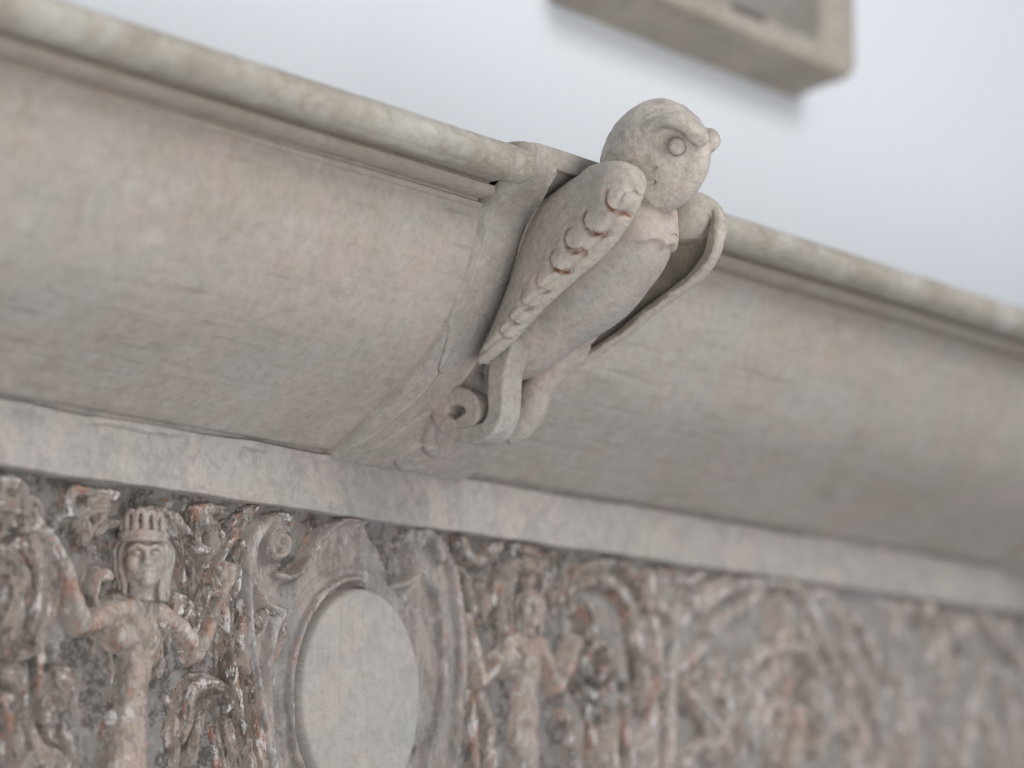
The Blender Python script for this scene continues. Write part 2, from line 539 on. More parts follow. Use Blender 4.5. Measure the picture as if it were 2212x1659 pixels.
# ------------------------------------------------------------------ relief carving (height over the x-z plane)
class Relief:
    def __init__(s, x0, x1, z0, z1, step=0.0009, ground=-0.0160):
        s.x = np.arange(x0, x1, step)
        s.z = np.arange(z0, z1, step)
        s.step = step
        s.X, s.Z = np.meshgrid(s.x, s.z, indexing='ij')
        s.X = s.X.astype(np.float32)
        s.Z = s.Z.astype(np.float32)
        s.g = ground
        s.flute = 0.0
        s.gk = 1.0
        s.h = np.full(s.X.shape, ground - 0.02, np.float32)

    @staticmethod
    def dep(hc):
        return -0.003 + (hc + 0.005) * 0.62

    def win(s, xs, zs, pad):
        i0 = max(int((min(xs) - pad - s.x[0]) / s.step), 0)
        i1 = min(int((max(xs) + pad - s.x[0]) / s.step) + 2, len(s.x))
        j0 = max(int((min(zs) - pad - s.z[0]) / s.step), 0)
        j1 = min(int((max(zs) + pad - s.z[0]) / s.step) + 2, len(s.z))
        return (slice(i0, i1), slice(j0, j1)) if i1 > i0 and j1 > j0 else None

    def tube(s, pts, k=0.0025, flat=1.0, n=5):
        """pts (x, z, r, height of axis)"""
        P = catmull(pts, n)
        if s.flute:
            al = np.concatenate([[0], np.cumsum(np.hypot(*np.diff(P[:, :2], axis=0).T))])
            P[:, 2] *= 0.95 + 0.20 * np.abs(np.sin(al * math.pi / 0.0105 + len(pts))) - 0.06
        for i in range(len(P) - 1):
            a, c_ = P[i], P[i + 1]
            R = max(a[2], c_[2])
            w = s.win((a[0], c_[0]), (a[1], c_[1]), R + 0.006)
            if w is None:
                continue
            X, Z = s.X[w], s.Z[w]
            d = c_[:2] - a[:2]
            L2 = max(d @ d, 1e-12)
            t = np.clip(((X - a[0]) * d[0] + (Z - a[1]) * d[1]) / L2, 0, 1)
            q = np.sqrt((X - a[0] - t * d[0]) ** 2 + (Z - a[1] - t * d[1]) ** 2)
            r = a[2] + t * (c_[2] - a[2])
            hc = s.dep(a[3] + t * (c_[3] - a[3]))
            hh = hc + 0.8 * flat * np.sqrt(np.maximum(r * r - q * q, 0)) - 3.0 * np.maximum(q - r, 0)
            if s.flute:
                sg = ((X - a[0]) * d[1] - (Z - a[1]) * d[0]) / math.sqrt(L2)
                hh = hh - s.flute * (0.5 - 0.5 * np.cos(2 * math.pi * sg / 0.0046 + 1.3)) * np.clip(1.15 - q / np.maximum(r, 1e-5), 0, 1) * sstep(0.0015, 0.003, r)
            hh = np.where(q > r + 0.006, -1, hh)
            s.h[w] = np.where(hh > -0.9, smax(s.h[w], hh, k), s.h[w])

    def dome(s, x, z, a, c_, hc, hh, rot=0.0, k=0.002):
        w = s.win((x - a, x + a), (z - c_, z + c_), 0.008)
        if w is None:
            return
        X, Z = s.X[w] - x, s.Z[w] - z
        cr, sr = math.cos(rot), math.sin(rot)
        X, Z = X * cr + Z * sr, -X * sr + Z * cr
        q = np.sqrt((X / a) ** 2 + (Z / c_) ** 2)
        hv = s.dep(hc) + 0.85 * hh * np.sqrt(np.maximum(1 - q * q, 0)) - 3.0 * np.maximum(q - 1, 0) * min(a, c_)
        s.h[w] = smax(s.h[w], hv, k)

    def groove(s, pts, width, depth, n=5, taper=True):
        P = catmull(pts, n)
        w = s.win(P[:, 0], P[:, 1], width * 3)
        if w is None:
            return
        d, t = poly_dist(P[:, :2], s.X[w], s.Z[w])
        e = np.minimum(1, 6 * np.minimum(t, 1 - t) + 0.25) if taper else 1
        s.h[w] -= s.gk * depth * e * np.exp(-(d / width) ** 2)

    def plate(s, pts, height, soft=0.003, n=4, dish=0.0, dw=0.006, k=0.0015):
        P = catmull(list(pts) + [pts[0]], n)[:-1]
        w = s.win(P[:, 0], P[:, 1], soft + 0.004)
        if w is None:
            return
        sd = sd_polygon(P, s.X[w], s.Z[w])
        hv = height - dish * sstep(0, dw, -sd) - 4.0 * np.maximum(sd + soft * 0.3, 0) - 0.35 * soft * (1 - sstep(-soft, 0, -sd - soft)) * 0
        hv = hv - 0.5 * np.maximum(sd + soft, 0)
        hv = np.where(sd > soft + 0.003, -1, hv)
        s.h[w] = np.where(hv > -0.9, smax(s.h[w], hv, k), s.h[w])

    def rough(s, seed=0, amp=0.0009):
        X, Z = s.X, s.Z
        for _ in range(1):
            for ax in (0, 1):
                s.h = 0.25 * np.roll(s.h, 1, ax) + 0.5 * s.h + 0.25 * np.roll(s.h, -1, ax)
        s.h -= 0.8 * amp * np.abs(vnoise(X * 300, Z * 45, seed=seed + 2)) * sstep(-0.1, 0.3, fbm(X * 25, Z * 25, oct=2, seed=seed + 3))
        s.h += amp * 1.3 * fbm(X * 90, Z * 60, oct=4, seed=seed, gain=0.65)
        s.h += amp * 0.55 * vnoise(X * 420, Z * 110, seed=seed + 5)
        ch = fbm(X * 70, Z * 55, oct=4, seed=seed + 9, gain=0.6)
        s.h -= 0.0011 * sstep(0.22, 0.3, ch)

    def mesh(s, name, m, parent=None, full=False):
        h = s.h
        bl = h.copy()
        for _ in range(6):
            for ax in (0, 1):
                bl = (np.roll(bl, 2, ax) + bl + np.roll(bl, -2, ax)) / 3
        edge = np.clip((h - bl) * 900, -1.5, 1.5)
        nu, nv = h.shape
        Fc = grid_faces(nu, nv)
        V = np.stack([s.X.ravel(), -h.ravel(), s.Z.ravel()], -1)
        e = edge.ravel()
        if not full:
            keep_v = h.ravel() > s.g - 0.013
            Fc = Fc[keep_v[Fc].all(1)]
            used = np.unique(Fc)
            mp = -np.ones(len(V), np.int64)
            mp[used] = np.arange(len(used))
            V, e, Fc = V[used], e[used], mp[Fc]
        if len(Fc) == 0:
            return None
        return make(name, V, Fc, m, parent, edge=e)


# ------------------------------------------------------------------ wall and frame
WALL_O = -0.12
ZTOP = 0.9


def box(name, lo, hi, m, parent=None, bev=0.0):
    (x0, y0, z0), (x1, y1, z1) = lo, hi
    V = [(x0, y0, z0), (x1, y0, z0), (x1, y1, z0), (x0, y1, z0), (x0, y0, z1), (x1, y0, z1), (x1, y1, z1), (x0, y1, z1)]
    Fc = [(0, 3, 2, 1), (4, 5, 6, 7), (0, 1, 5, 4), (1, 2, 6, 5), (2, 3, 7, 6), (3, 0, 4, 7)]
    o = make(name, V, Fc, m, parent, smooth=False)
    if bev:
        md = o.modifiers.new('bevel', 'BEVEL')
        md.width, md.segments = bev, 3
    return o


wall = box('wall', (-3.2, -WALL_O, -1.6), (4.5, -WALL_O + 0.1, 3.0), m_wall)
wall['kind'] = 'structure'
wall['label'] = 'smooth white plaster wall behind the cornice and the wooden frame'
wall['category'] = 'wall'

# the hanging wooden frame: bevelled rails round a painted board
fr = empty('wooden_frame', 'weathered brown wooden box frame hanging on the white wall above the owl', 'frame')
bl_ = at_out(1166, 4, WALL_O)
br_ = at_out(1738, 219, WALL_O)
fx0, fx1, fz0 = bl_[0], br_[0], (bl_[2] + br_[2]) / 2
fz1 = fz0 + 0.46
TH = 0.068                                                     # depth of the box
FO = WALL_O + TH
BEV = 0.011





def rect_loop(d, dx, r, n=7):
    x0_, x1_, z0_, z1_ = fx0 + d * dx, fx1 - d * dx, fz0 + d, fz1 - d
    out = []
    for (cx2, cz2, a0) in ((x1_ - r, z0_ + r, -90), (x1_ - r, z1_ - r, 0), (x0_ + r, z1_ - r, 90), (x0_ + r, z0_ + r, 180)):
        for k in range(n + 1):
            a_ = math.radians(a0 + 90 * k / n)
            out.append((cx2 + r * math.cos(a_), cz2 + r * math.sin(a_)))
    # extra points along the sides so the wood can be uneven
    res = []
    for k in range(len(out)):
        p, q = out[k], out[(k + 1) % len(out)]
        m_ = 24 if k % (n + 1) == n else 1
        for t in range(m_):
            res.append((p[0] + (q[0] - p[0]) * t / m_, p[1] + (q[1] - p[1]) * t / m_))
    return res


PRF = [(0.0, WALL_O - 0.001, 0.026), (0.002, WALL_O + 0.012, 0.026), (0.005, WALL_O + 0.030, 0.024), (BEV - 0.003, FO - 0.010, 0.021), (BEV - 0.001, FO - 0.003, 0.019), (BEV + 0.002, FO - 0.0005, 0.016),
       (BEV + 0.005, FO, 0.012), (BEV + 0.012, FO - 0.001, 0.003), (BEV + 0.016, FO - 0.004, 0.002), (BEV + 0.022, FO - 0.008, 0.001), (BEV + 0.030, FO - 0.012, 0.001), (BEV + 0.031, WALL_O + 0.004, 0.001)]
LP = []
for d, o_, r_ in PRF:
    L2_ = rect_loop(d, 1.0 if d < 0.02 else 1.5, r_)
    LP.append([(x, -o_, z) for x, z in L2_])
LP = np.array(LP)
LP += 0.0011 * np.stack([fbm(LP[..., 0] * 28, LP[..., 2] * 28, LP[..., 1] * 60, oct=3, seed=90 + k) for k in range(3)], -1)
fb_ = make('border', LP.reshape(-1, 3), grid_faces(LP.shape[0], LP.shape[1], True)[:, ::-1], m_frame, fr)
pn = box('board', (fx0 + 0.055, -(FO - 0.014), fz0 + 0.036), (fx1 - 0.055, -(WALL_O + 0.002), fz1 - 0.035), m_fpanel, fr)
# solid dark bars for two slots in the inner border; their colour gives the shade
for (u0, v0, u1, v1, t_) in ((1582, 12, 1650, 46, 0.0030), (1524, 18, 1545, 27, 0.0022)):
    p0, p1 = at_out(u0, v0, FO - 0.0085), at_out(u1, v1, FO - 0.0085)
    zz = (p0[2] + p1[2]) / 2
    box('slot', (p0[0], -(FO - 0.006), zz - t_), (p1[0], -(FO - 0.016), zz + t_), m_slot, fr, bev=0.001)

# ------------------------------------------------------------------ cornice
cor = empty('cornice', 'long taupe painted cornice with bulging smooth underside and rounded top moulding', 'cornice', kind='thing')
PROF = catmull([(-0.003, -0.0066), (0.0034, -0.0062), (0.027, 0.0085), (0.054, 0.026), (0.076, 0.041), (0.095, 0.058), (0.108, 0.075), (0.1185, 0.092), (0.1275, 0.110), (0.1355, 0.132), (0.1400, 0.1525)], 12)
X0, X1 = -0.1514, -0.0027
XL, XR = -0.80, 1.25
XN0, XN1 = X0 + 0.9960, X1 + 0.9960


def arclen(P):
    return np.concatenate([[0], np.cumsum(np.hypot(*np.diff(P, axis=0).T))])


SL = arclen(PROF)


def prof_at(s_, P=PROF, S=None):
    S = SL if S is None else S
    o, z = np.interp(s_, S, P[:, 0]), np.interp(s_, S, P[:, 1])
    e = 0.002
    do = np.interp(s_ + e, S, P[:, 0]) - np.interp(s_ - e, S, P[:, 0])
    dz = np.interp(s_ + e, S, P[:, 1]) - np.interp(s_ - e, S, P[:, 1])
    l = np.hypot(do, dz) + 1e-12
    return o, z, dz / l, -do / l


def sheet(name, x0, x1, P, m, parent, nx, ns, hfun=None, closed=False, caps=False):
    S = arclen(P)
    xs = np.linspace(x0, x1, nx)
    ss = np.linspace(0, S[-1], ns)
    Xg, Sg = np.meshgrid(xs, ss, indexing='ij')
    o, z, no, nz_ = prof_at(Sg, P, S)
    h = hfun(Xg, Sg) if hfun else 0
    O_, Z_ = o + no * h, z + nz_ * h
    V = np.stack([Xg, -O_, Z_], -1).reshape(-1, 3)
    Fc = grid_faces(nx, ns)
    return make(name, V, Fc, m, parent)


def cove_h(X, S):
    return 0.0009 * fbm(X * 7, S * 14, oct=3, seed=3) + 0.00022 * fbm(X * 14, S * 260, oct=3, seed=8) + 0.0002 * fbm(X * 60, S * 60, oct=3, seed=4)


for (a, c_) in ((XL, X0 + 0.006), (X1 - 0.006, XN0 + 0.006)):
    sheet('cove_panel', a, c_, PROF, m_cove, cor, int((c_ - a) / 0.0025), 150, cove_h)

# the fascia (flat band under the cove) with a chipped paint line
TOPF = -0.0045
BOTF = -0.0518


def fascia():
    nx, nz = 1100, 70
    xs = np.linspace(XL, XR, nx)
    zs = np.linspace(TOPF + 0.006, BOTF, nz)
    Xg, Zg = np.meshgrid(xs, zs, indexing='ij')
    h = 0.0005 * fbm(Xg * 9, Zg * 20, oct=3, seed=21) + 0.00025 * fbm(Xg * 90, Zg * 40, oct=3, seed=22)
    # ledge of broken filler under the joint
    line = -0.0165 + 0.0010 * vnoise(Xg * 30, Xg * 0, seed=31) + 0.0006 * vnoise(Xg * 160, Xg * 0, seed=32)
    on = sstep(0.02, 0.25, vnoise(Xg * 22, Xg * 0 + 3.3, seed=33)) * sstep(-0.48, -0.40, Xg) * (1 - sstep(-0.17, -0.12, Xg))
    h += 0.0030 * on * sstep(-0.0006, 0.0004, Zg - line) * (1 - sstep(0.002, 0.014, Zg - line))
    h += 0.0022 * sstep(-0.022, -0.008, Zg) * (0.4 + 0.6 * vnoise(Xg * 6, Xg * 0, seed=35)) * 0.4
    h -= 0.0055 * sstep(-0.0118, -0.0100, Zg + 0.0012 * vnoise(Xg * 18, Xg * 0, seed=36)) * (0.55 + 0.45 * sstep(-0.3, 0.3, vnoise(Xg * 9, Xg * 0 + 7, seed=37)))
    # uneven lower arris
    wob = 0.0012 * fbm(Xg * 25, Xg * 0, oct=3, seed=34)
    Zw = Zg + wob * sstep(BOTF + 0.012, BOTF, Zg)
    V = [np.stack([Xg, -h, Zw], -1)]
    # underside back to the ground of the frieze
    bot = V[0][:, -1, :]
    for d in (0.0015, 0.012, 0.04):
        r_ = bot.copy()
        r_[:, 1] += d
        r_[:, 2] -= 0.0006 if d < 0.01 else 0.0009
        V.append(r_[:, None, :])
    V = np.concatenate(V, 1)
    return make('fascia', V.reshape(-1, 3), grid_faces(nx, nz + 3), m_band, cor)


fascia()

# torus, fillets and the shelf behind them
TC, TZ, TR = 0.1735, 0.1735, 0.0126


def torus(a, c_, seed):
    nx, nv = int((c_ - a) / 0.0025), 56
    xs = np.linspace(a, c_, nx)
    th = np.linspace(0, 2 * math.pi, nv, endpoint=False)
    Xg, Tg = np.meshgrid(xs, th, indexing='ij')
    r_ = TR + 0.0006 * fbm(Xg * 9, np.cos(Tg) * 1.2, np.sin(Tg) * 1.2, oct=3, seed=seed) + 0.00035 * fbm(Xg * 70, np.cos(Tg) * 2.4, np.sin(Tg) * 2.4, oct=3, seed=seed + 5)
    en = np.minimum(Xg - a, c_ - Xg)
    r_ = r_ * (0.80 + 0.20 * np.sqrt(np.clip(1 - (1 - np.clip(en / 0.006, 0, 1)) ** 2, 0, 1)))
    sq = 1 + 0.06 * np.cos(2 * Tg)
    V = np.stack([Xg, -(TC + r_ * sq * np.cos(Tg)), TZ + r_ * np.sin(Tg)], -1)
    o = make('top_moulding', V.reshape(-1, 3), grid_faces(nx, nv, True)[:, ::-1], m_torus, cor)
    return o


torus(XL, X0 + 0.004, 41)
torus(X1 - 0.004, XN0 + 0.004, 43)

FIL = np.array([(0.130, 0.1480), (0.1420, 0.1482), (0.1432, 0.1490), (0.1434, 0.1512), (0.1425, 0.1520), (0.1400, 0.1524), (0.1400, 0.1549), (0.1520, 0.1560), (0.1548, 0.1568), (0.1552, 0.1612), (0.1545, 0.1620), (0.1500, 0.1626), (0.1500, 0.1650), (0.172, 0.1655)])
SHELF = np.array([(0.176, 0.1835), (0.150, 0.1835), (0.060, 0.1835), (WALL_O, 0.1835)])


def poly_sheet(name, x0, x1, P, m, parent, sub=3, seed=0):
    Q = [P[0]]
    for i in range(len(P) - 1):
        for k in range(1, sub + 1):
            Q.append(P[i] * (1 - k / sub) + P[i + 1] * k / sub)
    Q = np.array(Q)
    nx = int((x1 - x0) / 0.004) + 2
    xs = np.linspace(x0, x1, nx)
    V = np.zeros((nx, len(Q), 3))
    V[..., 0] = xs[:, None]
    w = 0.0005 * fbm(xs * 12, xs * 0, oct=4, seed=seed)[:, None]
    V[..., 1] = -(Q[:, 0][None] + w + 0.0002 * vnoise(xs[:, None] * 150, Q[:, 1][None] * 400, seed=seed + 1))
    V[..., 2] = Q[:, 1][None] + w * 0.6
    o = make(name, V.reshape(-1, 3), grid_faces(nx, len(Q)), m, parent, smooth=True)
    return o


for (a, c_) in ((XL, X0 - 0.004), (X1 + 0.003, XN0 - 0.003)):
    o_ = poly_sheet('fillet', a, c_, FIL, m_fillet, cor, seed=61)
    es = o_.modifiers.new('split', 'EDGE_SPLIT')
    es.split_angle = math.radians(35)
poly_sheet('shelf', XL, XR, SHELF, m_torus, cor, seed=71)

# ------------------------------------------------------------------ owl bracket
XC = -0.0745
GRP = 'owl brackets set along the cornice'
owl = empty('owl_bracket', 'carved owl with folded scrolled wings standing out from the middle of the cornice', 'carved owl', GRP)

CP = catmull([(-0.003, -0.0072), (0.0036, -0.0068), (0.029, 0.0062), (0.056, 0.0235), (0.0785, 0.039), (0.098, 0.0565), (0.1115, 0.074), (0.1225, 0.0915), (0.1315, 0.110), (0.1395, 0.130), (0.1455, 0.146), (0.158, 0.156), (0.172, 0.1635), (0.1815, 0.172), (0.1845, 0.182), (0.1835, 0.1878)], 12)
CS = arclen(CP)


def to_cs(pts):
    """photo points lying on the bracket's face -> (x, s) on its profile"""
    ss = np.linspace(0, CS[-1], 240)
    xs = np.linspace(X0 - 0.02, X1 + 0.02, 240)
    Xg, Sg = np.meshgrid(xs, ss, indexing='ij')
    o, z, _, _ = prof_at(Sg, CP, CS)
    U_, V_ = proj(np.stack([Xg, -o, z], -1))
    out = []
    for (u, v) in pts:
        k = np.argmin((U_ - u) ** 2 + (V_ - v) ** 2)
        out.append((Xg.flat[k], Sg.flat[k]))
    return np.array(out)


def z2(pts):
    return [(681 + x * 0.3079, 544.8 + y * 0.3079) for x, y in pts]


r1 = to_cs([(1196, 345), (1180, 395), (1160, 440), (1132, 520), (1108, 590), (1078, 660), (1050, 725)])
r1 = r1[np.argsort(r1[:, 1])]
r2 = to_cs([(1245, 395), (1215, 420), (1175, 480), (1132, 570), (1085, 665), (1058, 725), (1040, 785)])
r2 = r2[np.argsort(r2[:, 1])]
crack = to_cs(z2([(1105, 0), (1060, 90), (1010, 200), (980, 320), (940, 380), (900, 450), (860, 520), (780, 650), (690, 800), (600, 910), (450, 1060), (300, 1190), (180, 1290), (90, 1340)]))
patch = to_cs(z2([(945, 430), (920, 520), (900, 600), (875, 690), (850, 740), (838, 790), (850, 830), (890, 815), (940, 780), (985, 762)]))
lath = to_cs(z2([(425, 1310), (520, 1240), (680, 1130), (750, 1085)]))
bevl = to_cs(z2([(900, 700), (800, 850), (700, 965), (560, 1085), (400, 1215), (250, 1305)]))
archl = to_cs(z2([(1130, 900), (1040, 950), (950, 990), (870, 1050), (810, 1120), (775, 1190), (768, 1270), (800, 1330), (860, 1345), (900, 1300)]))
flo = to_cs(z2([(760, 1265), (680, 1300), (600, 1350), (560, 1395), (590, 1440), (660, 1450), (740, 1445)]))
flo2 = to_cs(z2([(900, 1310), (840, 1360), (760, 1385), (690, 1400)]))


def console_h(X, S):
    h = 0.0028 + 0.0042 * (1 - sstep(0.06, 0.15, S)) + 0.0003 * fbm(X * 60, S * 60, oct=4, seed=5) + 0.0007 * fbm(X * 18, S * 16, oct=2, seed=6)
    h = h + 0.0001 * vnoise(X * 330, S * 330, seed=7)
    # the strips slope down into a sunk bed around the bird
    for side in (0, 1):
        Xs = X if side == 0 else 2 * XC - X
        a = np.interp(S, r1[:, 1], r1[:, 0])
        e = np.interp(S, r2[:, 1], r2[:, 0])
        e = np.maximum(e, a + 0.006)
        on = sstep(0.085, 0.112, S) * (1 - sstep(CS[-1] - 0.0150, CS[-1] - 0.0125, S))
        t = np.clip((Xs - a) / (e - a), 0, 1.0)
        drop = np.where(Xs > a, 0.0030 + 0.0045 * t, 0) * on
        h = h - np.where(Xs < XC, drop, 0)
        h = h + np.where(Xs < XC, 0.0018 * on * np.exp(-((Xs - a + 0.001) / 0.0014) ** 2) + 0.0022 * on * np.exp(-((Xs - e) / 0.0016) ** 2), 0)
    h = h - np.clip(0.004 * sstep(CS[-1] - 0.017, CS[-1] - 0.010, S) * 0, 0, 1)
    for P, w, d in ((crack, 0.00065, 0.0080), (patch, 0.0005, 0.0030), (flo2, 0.0018, 0.0020)):
        D, _ = poly_dist(P, X, S)
        wj = w * (0.55 + 0.9 * (0.5 + 0.5 * vnoise(X * 400, S * 130, seed=12)))
        h = h - d * np.exp(-(D / wj) ** 2)
    D, _ = poly_dist(lath, X, S)
    h = h + 0.0012 * (1 - sstep(0.0022, 0.0032, D))
    D, _ = poly_dist(bevl, X, S)
    h = h + 0.0010 * np.exp(-(D / 0.0016) ** 2)
    D, tt = poly_dist(catmull(archl, 5), X, S)
    h = h + 0.0065 * np.sqrt(np.clip(1 - (D / 0.0060) ** 2, 0, 1)) * (1 - 0.3 * tt)
    D, tt = poly_dist(catmull(flo, 5), X, S)
    h = h + 0.0030 * np.sqrt(np.clip(1 - (D / 0.0034) ** 2, 0, 1))
    # rounded arris at the side edges
    en = np.minimum(X - X0, X1 - X)
    h = h - 0.0030 * (1 - sstep(0.0, 0.0026, en + 0.0008 * vnoise(S * 90, S * 0, seed=15)))
    return h


def console():
    nx, ns = 420, 560
    xs = np.linspace(X0, X1, nx)
    ss = np.linspace(0, CS[-1], ns)
    Xg, Sg = np.meshgrid(xs, ss, indexing='ij')
    o, z, no, nz_ = prof_at(Sg, CP, CS)
    h = console_h(Xg, Sg)
    V = np.stack([Xg, -(o + no * h), z + nz_ * h], -1)
    top = []
    for (oo, zz) in ((0.178, 0.1905), (0.168, 0.1915), (0.150, 0.1915), (0.10, 0.191), (0.10, 0.15)):
        t_ = V[:, -1, :].copy()
        t_[:, 1] = -oo
        t_[:, 2] = zz + 0.0005 * vnoise(xs * 60, xs * 0 + oo * 90, seed=3)
        top.append(t_[:, None, :])
    V = np.concatenate([V] + top, 1)
    # side walls go back behind the cove
    L_ = V[:1].copy()
    L_[..., 1] = np.maximum(L_[..., 1], L_[..., 1] + 0.02)
    R_ = V[-1:].copy()
    R_[..., 1] = R_[..., 1] + 0.02
    V = np.concatenate([L_, V, R_], 0)
    return make('console', V.reshape(-1, 3), grid_faces(V.shape[0], V.shape[1]), m_console, owl)


console()

# wings: cupped shells, outlined in the (out, z) plane
WO = catmull([(0.113, 0.0455), (0.122, 0.0460), (0.133, 0.0500), (0.150, 0.0590), (0.168, 0.0712), (0.183, 0.0815), (0.208, 0.0965), (0.222, 0.1040), (0.238, 0.1150), (0.252, 0.1290), (0.2610, 0.1420), (0.2615, 0.1520), (0.2560, 0.1620), (0.243, 0.1705), (0.222, 0.1745), (0.197, 0.1725), (0.174, 0.162), (0.155, 0.143), (0.142, 0.1165), (0.128, 0.086), (0.117, 0.061), (0.112, 0.051), (0.113, 0.0455)], 5)[:-1]
AX = np.array([(0.120, 0.048), (0.226, 0.150)])
QK = (0.0600, 0.0585, 0.0570, 0.0550, 0.0520, 0.0490, 0.0465, 0.0450, 0.0600)


def z3w(pts, X):                                               # points of crop 3 on the left wing's outer face
    return [at_x((1150 + x / 4.609) * 0.908, (340 + y / 4.609) * 0.908, X) for x, y in pts]


# crescents between the overlapping discs: chord ends and lowest point
cres = [((1375, 520), (1420, 690), (1560, 755), 1.0), ((1140, 770), (1190, 930), (1350, 965), 1.35), ((945, 970), (985, 1130), (1110, 1180), 1.25),
        ((790, 1215), (830, 1350), (965, 1390), 1.1), ((645, 1490), (710, 1590), (850, 1570), 1.0), ((500, 1690), (560, 1790), (680, 1800), 0.95), ((390, 1880), (430, 1960), (540, 1975), 0.85),
        ((290, 2050), (330, 2130), (430, 2140), 0.8), ((1590, 400), (1630, 520), (1700, 600), 0.9)]


def wing(side, m):
    v = Vol((XC - 0.082, 0.096, 0.030), (XC - 0.018, 0.272, 0.182), 0.0008)
    q = XC - v.X                                               # distance from the bird's middle plane
    O2, Z2 = v.O[0], v.Z[0]
    pr_ = np.clip((O2 - 0.11) / 0.06, 0, 1)
    O2s = O2 + (0.0060 if side < 0 else -0.0035) * pr_ * (1 - sstep(0.150, 0.172, Z2))
    if side > 0:
        O2s = O2s + 0.0095 * sstep(0.122, 0.145, Z2)
        O2s = O2s - 0.0070 * np.exp(-((Z2 - 0.106) / 0.015) ** 2) + 0.016 * (1 - sstep(0.055, 0.080, Z2))
    sdi = sd_polygon(WO, O2s, Z2)
    back = sd_polygon(np.array([(0.075, 0.030), (0.113, 0.052), (0.128, 0.086), (0.142, 0.1165), (0.155, 0.143), (0.176, 0.163), (0.200, 0.173), (0.150, 0.178), (0.110, 0.140), (0.085, 0.080)]), O2, Z2)
    sd = np.minimum(sdi, back)
    ins = np.clip(-sdi, 0, None)
    prog = np.clip((O2 - 0.12) / 0.13, 0, 1)
    R_ = 0.014 + 0.018 * prog
    dome_ = np.sqrt(np.clip(1 - (1 - np.clip(ins / R_, 0, 1)) ** 2, 0, 1))
    # front flange
    # distance to the front edge line
    FE = catmull([(0.120, 0.0455), (0.133, 0.0500), (0.150, 0.0590), (0.168, 0.0712), (0.183, 0.0815), (0.208, 0.0965), (0.222, 0.1040), (0.238, 0.1150), (0.252, 0.1290), (0.2610, 0.1420)], 5)
    dF, tF = poly_dist(FE, O2s, Z2)
    BE = catmull([(0.112, 0.052), (0.128, 0.086), (0.142, 0.1165), (0.155, 0.143), (0.174, 0.162), (0.197, 0.1725)], 5)
    dB, _ = poly_dist(BE, O2, Z2)
    wf = dB / (dB + dF + 1e-6)
    base = 0.0335 + 0.0205 * np.sqrt(np.clip(1 - (1 - np.clip(wf / 0.9, 0, 1)) ** 2, 0, 1))
    outer = base + (0.003 + 0.006 * prog) * dome_
    outer = np.where(sdi > 0, 0.0335 - 0.75 * sdi, outer)
    outer = outer - 0.0016 * np.exp(-((dF - 0.0068) / 0.0011) ** 2) * (sdi < 0)
    outer = outer - 0.0018 * (1 - sstep(0.0050, 0.0072, dF)) * (1 - sstep(0.9, 1.0, tF))
    bole = np.zeros(O2.shape, np.float32)
    outer0 = outer.copy()
    # discs and crescents
    if side < 0 or True:
        for k, (a, b_, c_, dp) in enumerate(cres):
            A3, B3, C3 = [np.array(p) for p in z3w([a, b_, c_], XC - QK[k])]
            cc = (A3 + B3 + C3) / 3
            A3, B3, C3 = [cc + (p - cc) * 1.28 for p in (A3, B3, C3)]
            arc = catmull([A3, B3, C3], 8)
            D, t = poly_dist(arc, O2, Z2)
            # side of the arc: towards the top of the wing = raised disc
            mid = (A3 + C3) / 2
            cen = mid + (mid - B3) * 0.35
            rr = np.linalg.norm(C3 - cen)
            inside = np.hypot(O2 - cen[0], Z2 - cen[1]) < np.linalg.norm(B3 - cen)
            lens = np.clip(np.sin(np.pi * np.clip(t, 0, 1)), 0, 1) ** 0.33
            wd = 0.0018 + 0.0042 * lens * dp
            outd = np.where(inside, -D, D)
            cut = sstep(-0.0004, 0.0003, outd) * (1 - sstep(0.0, 1.0, (outd) / (wd + 1e-6))) * lens
            outer = outer - 0.0050 * min(dp, 1.1) * cut * (0.4 + 0.6 * cut)
            bole = np.maximum(bole, cut * (k < 4 or k == 8) * (1.0 if k != 8 else 0.5))
            tile = np.where(inside, np.exp(-D / (rr * 0.55)), 0) * lens
            outer = outer + 0.0022 * min(dp, 1.0) * tile
            if k < 8:
                outer = outer + 0.0016 * np.exp(-((np.hypot(O2 - cen[0], Z2 - cen[1])) / (rr * 0.8)) ** 2) * (1 if k else 1.4)
    outer = outer + 0.0004 * fbm(O2 * 45, Z2 * 45, oct=3, seed=77) + 0.00022 * fbm(O2 * 240, Z2 * 240, oct=2, seed=78)
    ins2 = np.clip(-sdi - 0.0080, 0, None)
    dome2 = np.sqrt(np.clip(1 - (1 - np.clip(ins2 / R_, 0, 1)) ** 2, 0, 1))
    inner = np.where(sdi > 0, 0.012, base - 0.0090) + (sdi < 0) * (0.0040 + 0.0130 * prog) * dome2 + 0.0004 * fbm(O2 * 60, Z2 * 60, oct=3, seed=79)
    inner = np.minimum(inner, outer0 - 0.0078)
    inner = np.where(sdi > -0.004, np.where(back < 0.004, 0.012, inner), inner)
    f = smax(q - outer[None], inner[None] - q, 0.0022)
    f = smax(f, np.broadcast_to(sd[None], f.shape).astype(np.float32), 0.0045)
    v.f = (f * 0.8).astype(np.float32)
    co_ = 0.2360 if side < 0 else 0.2280
    capd = v.ell((XC - 0.0470, co_, 0.1530), (0.0150, 0.0215, 0.0175), 0.7)
    v.f = smin(v.f, smax(capd + 0.0004 * fbm(v.X * 90, v.O * 90, v.Z * 90, oct=2, seed=83), np.broadcast_to(sdi[None] - 0.0005, f.shape).astype(np.float32), 0.003), 0.004).astype(np.float32)
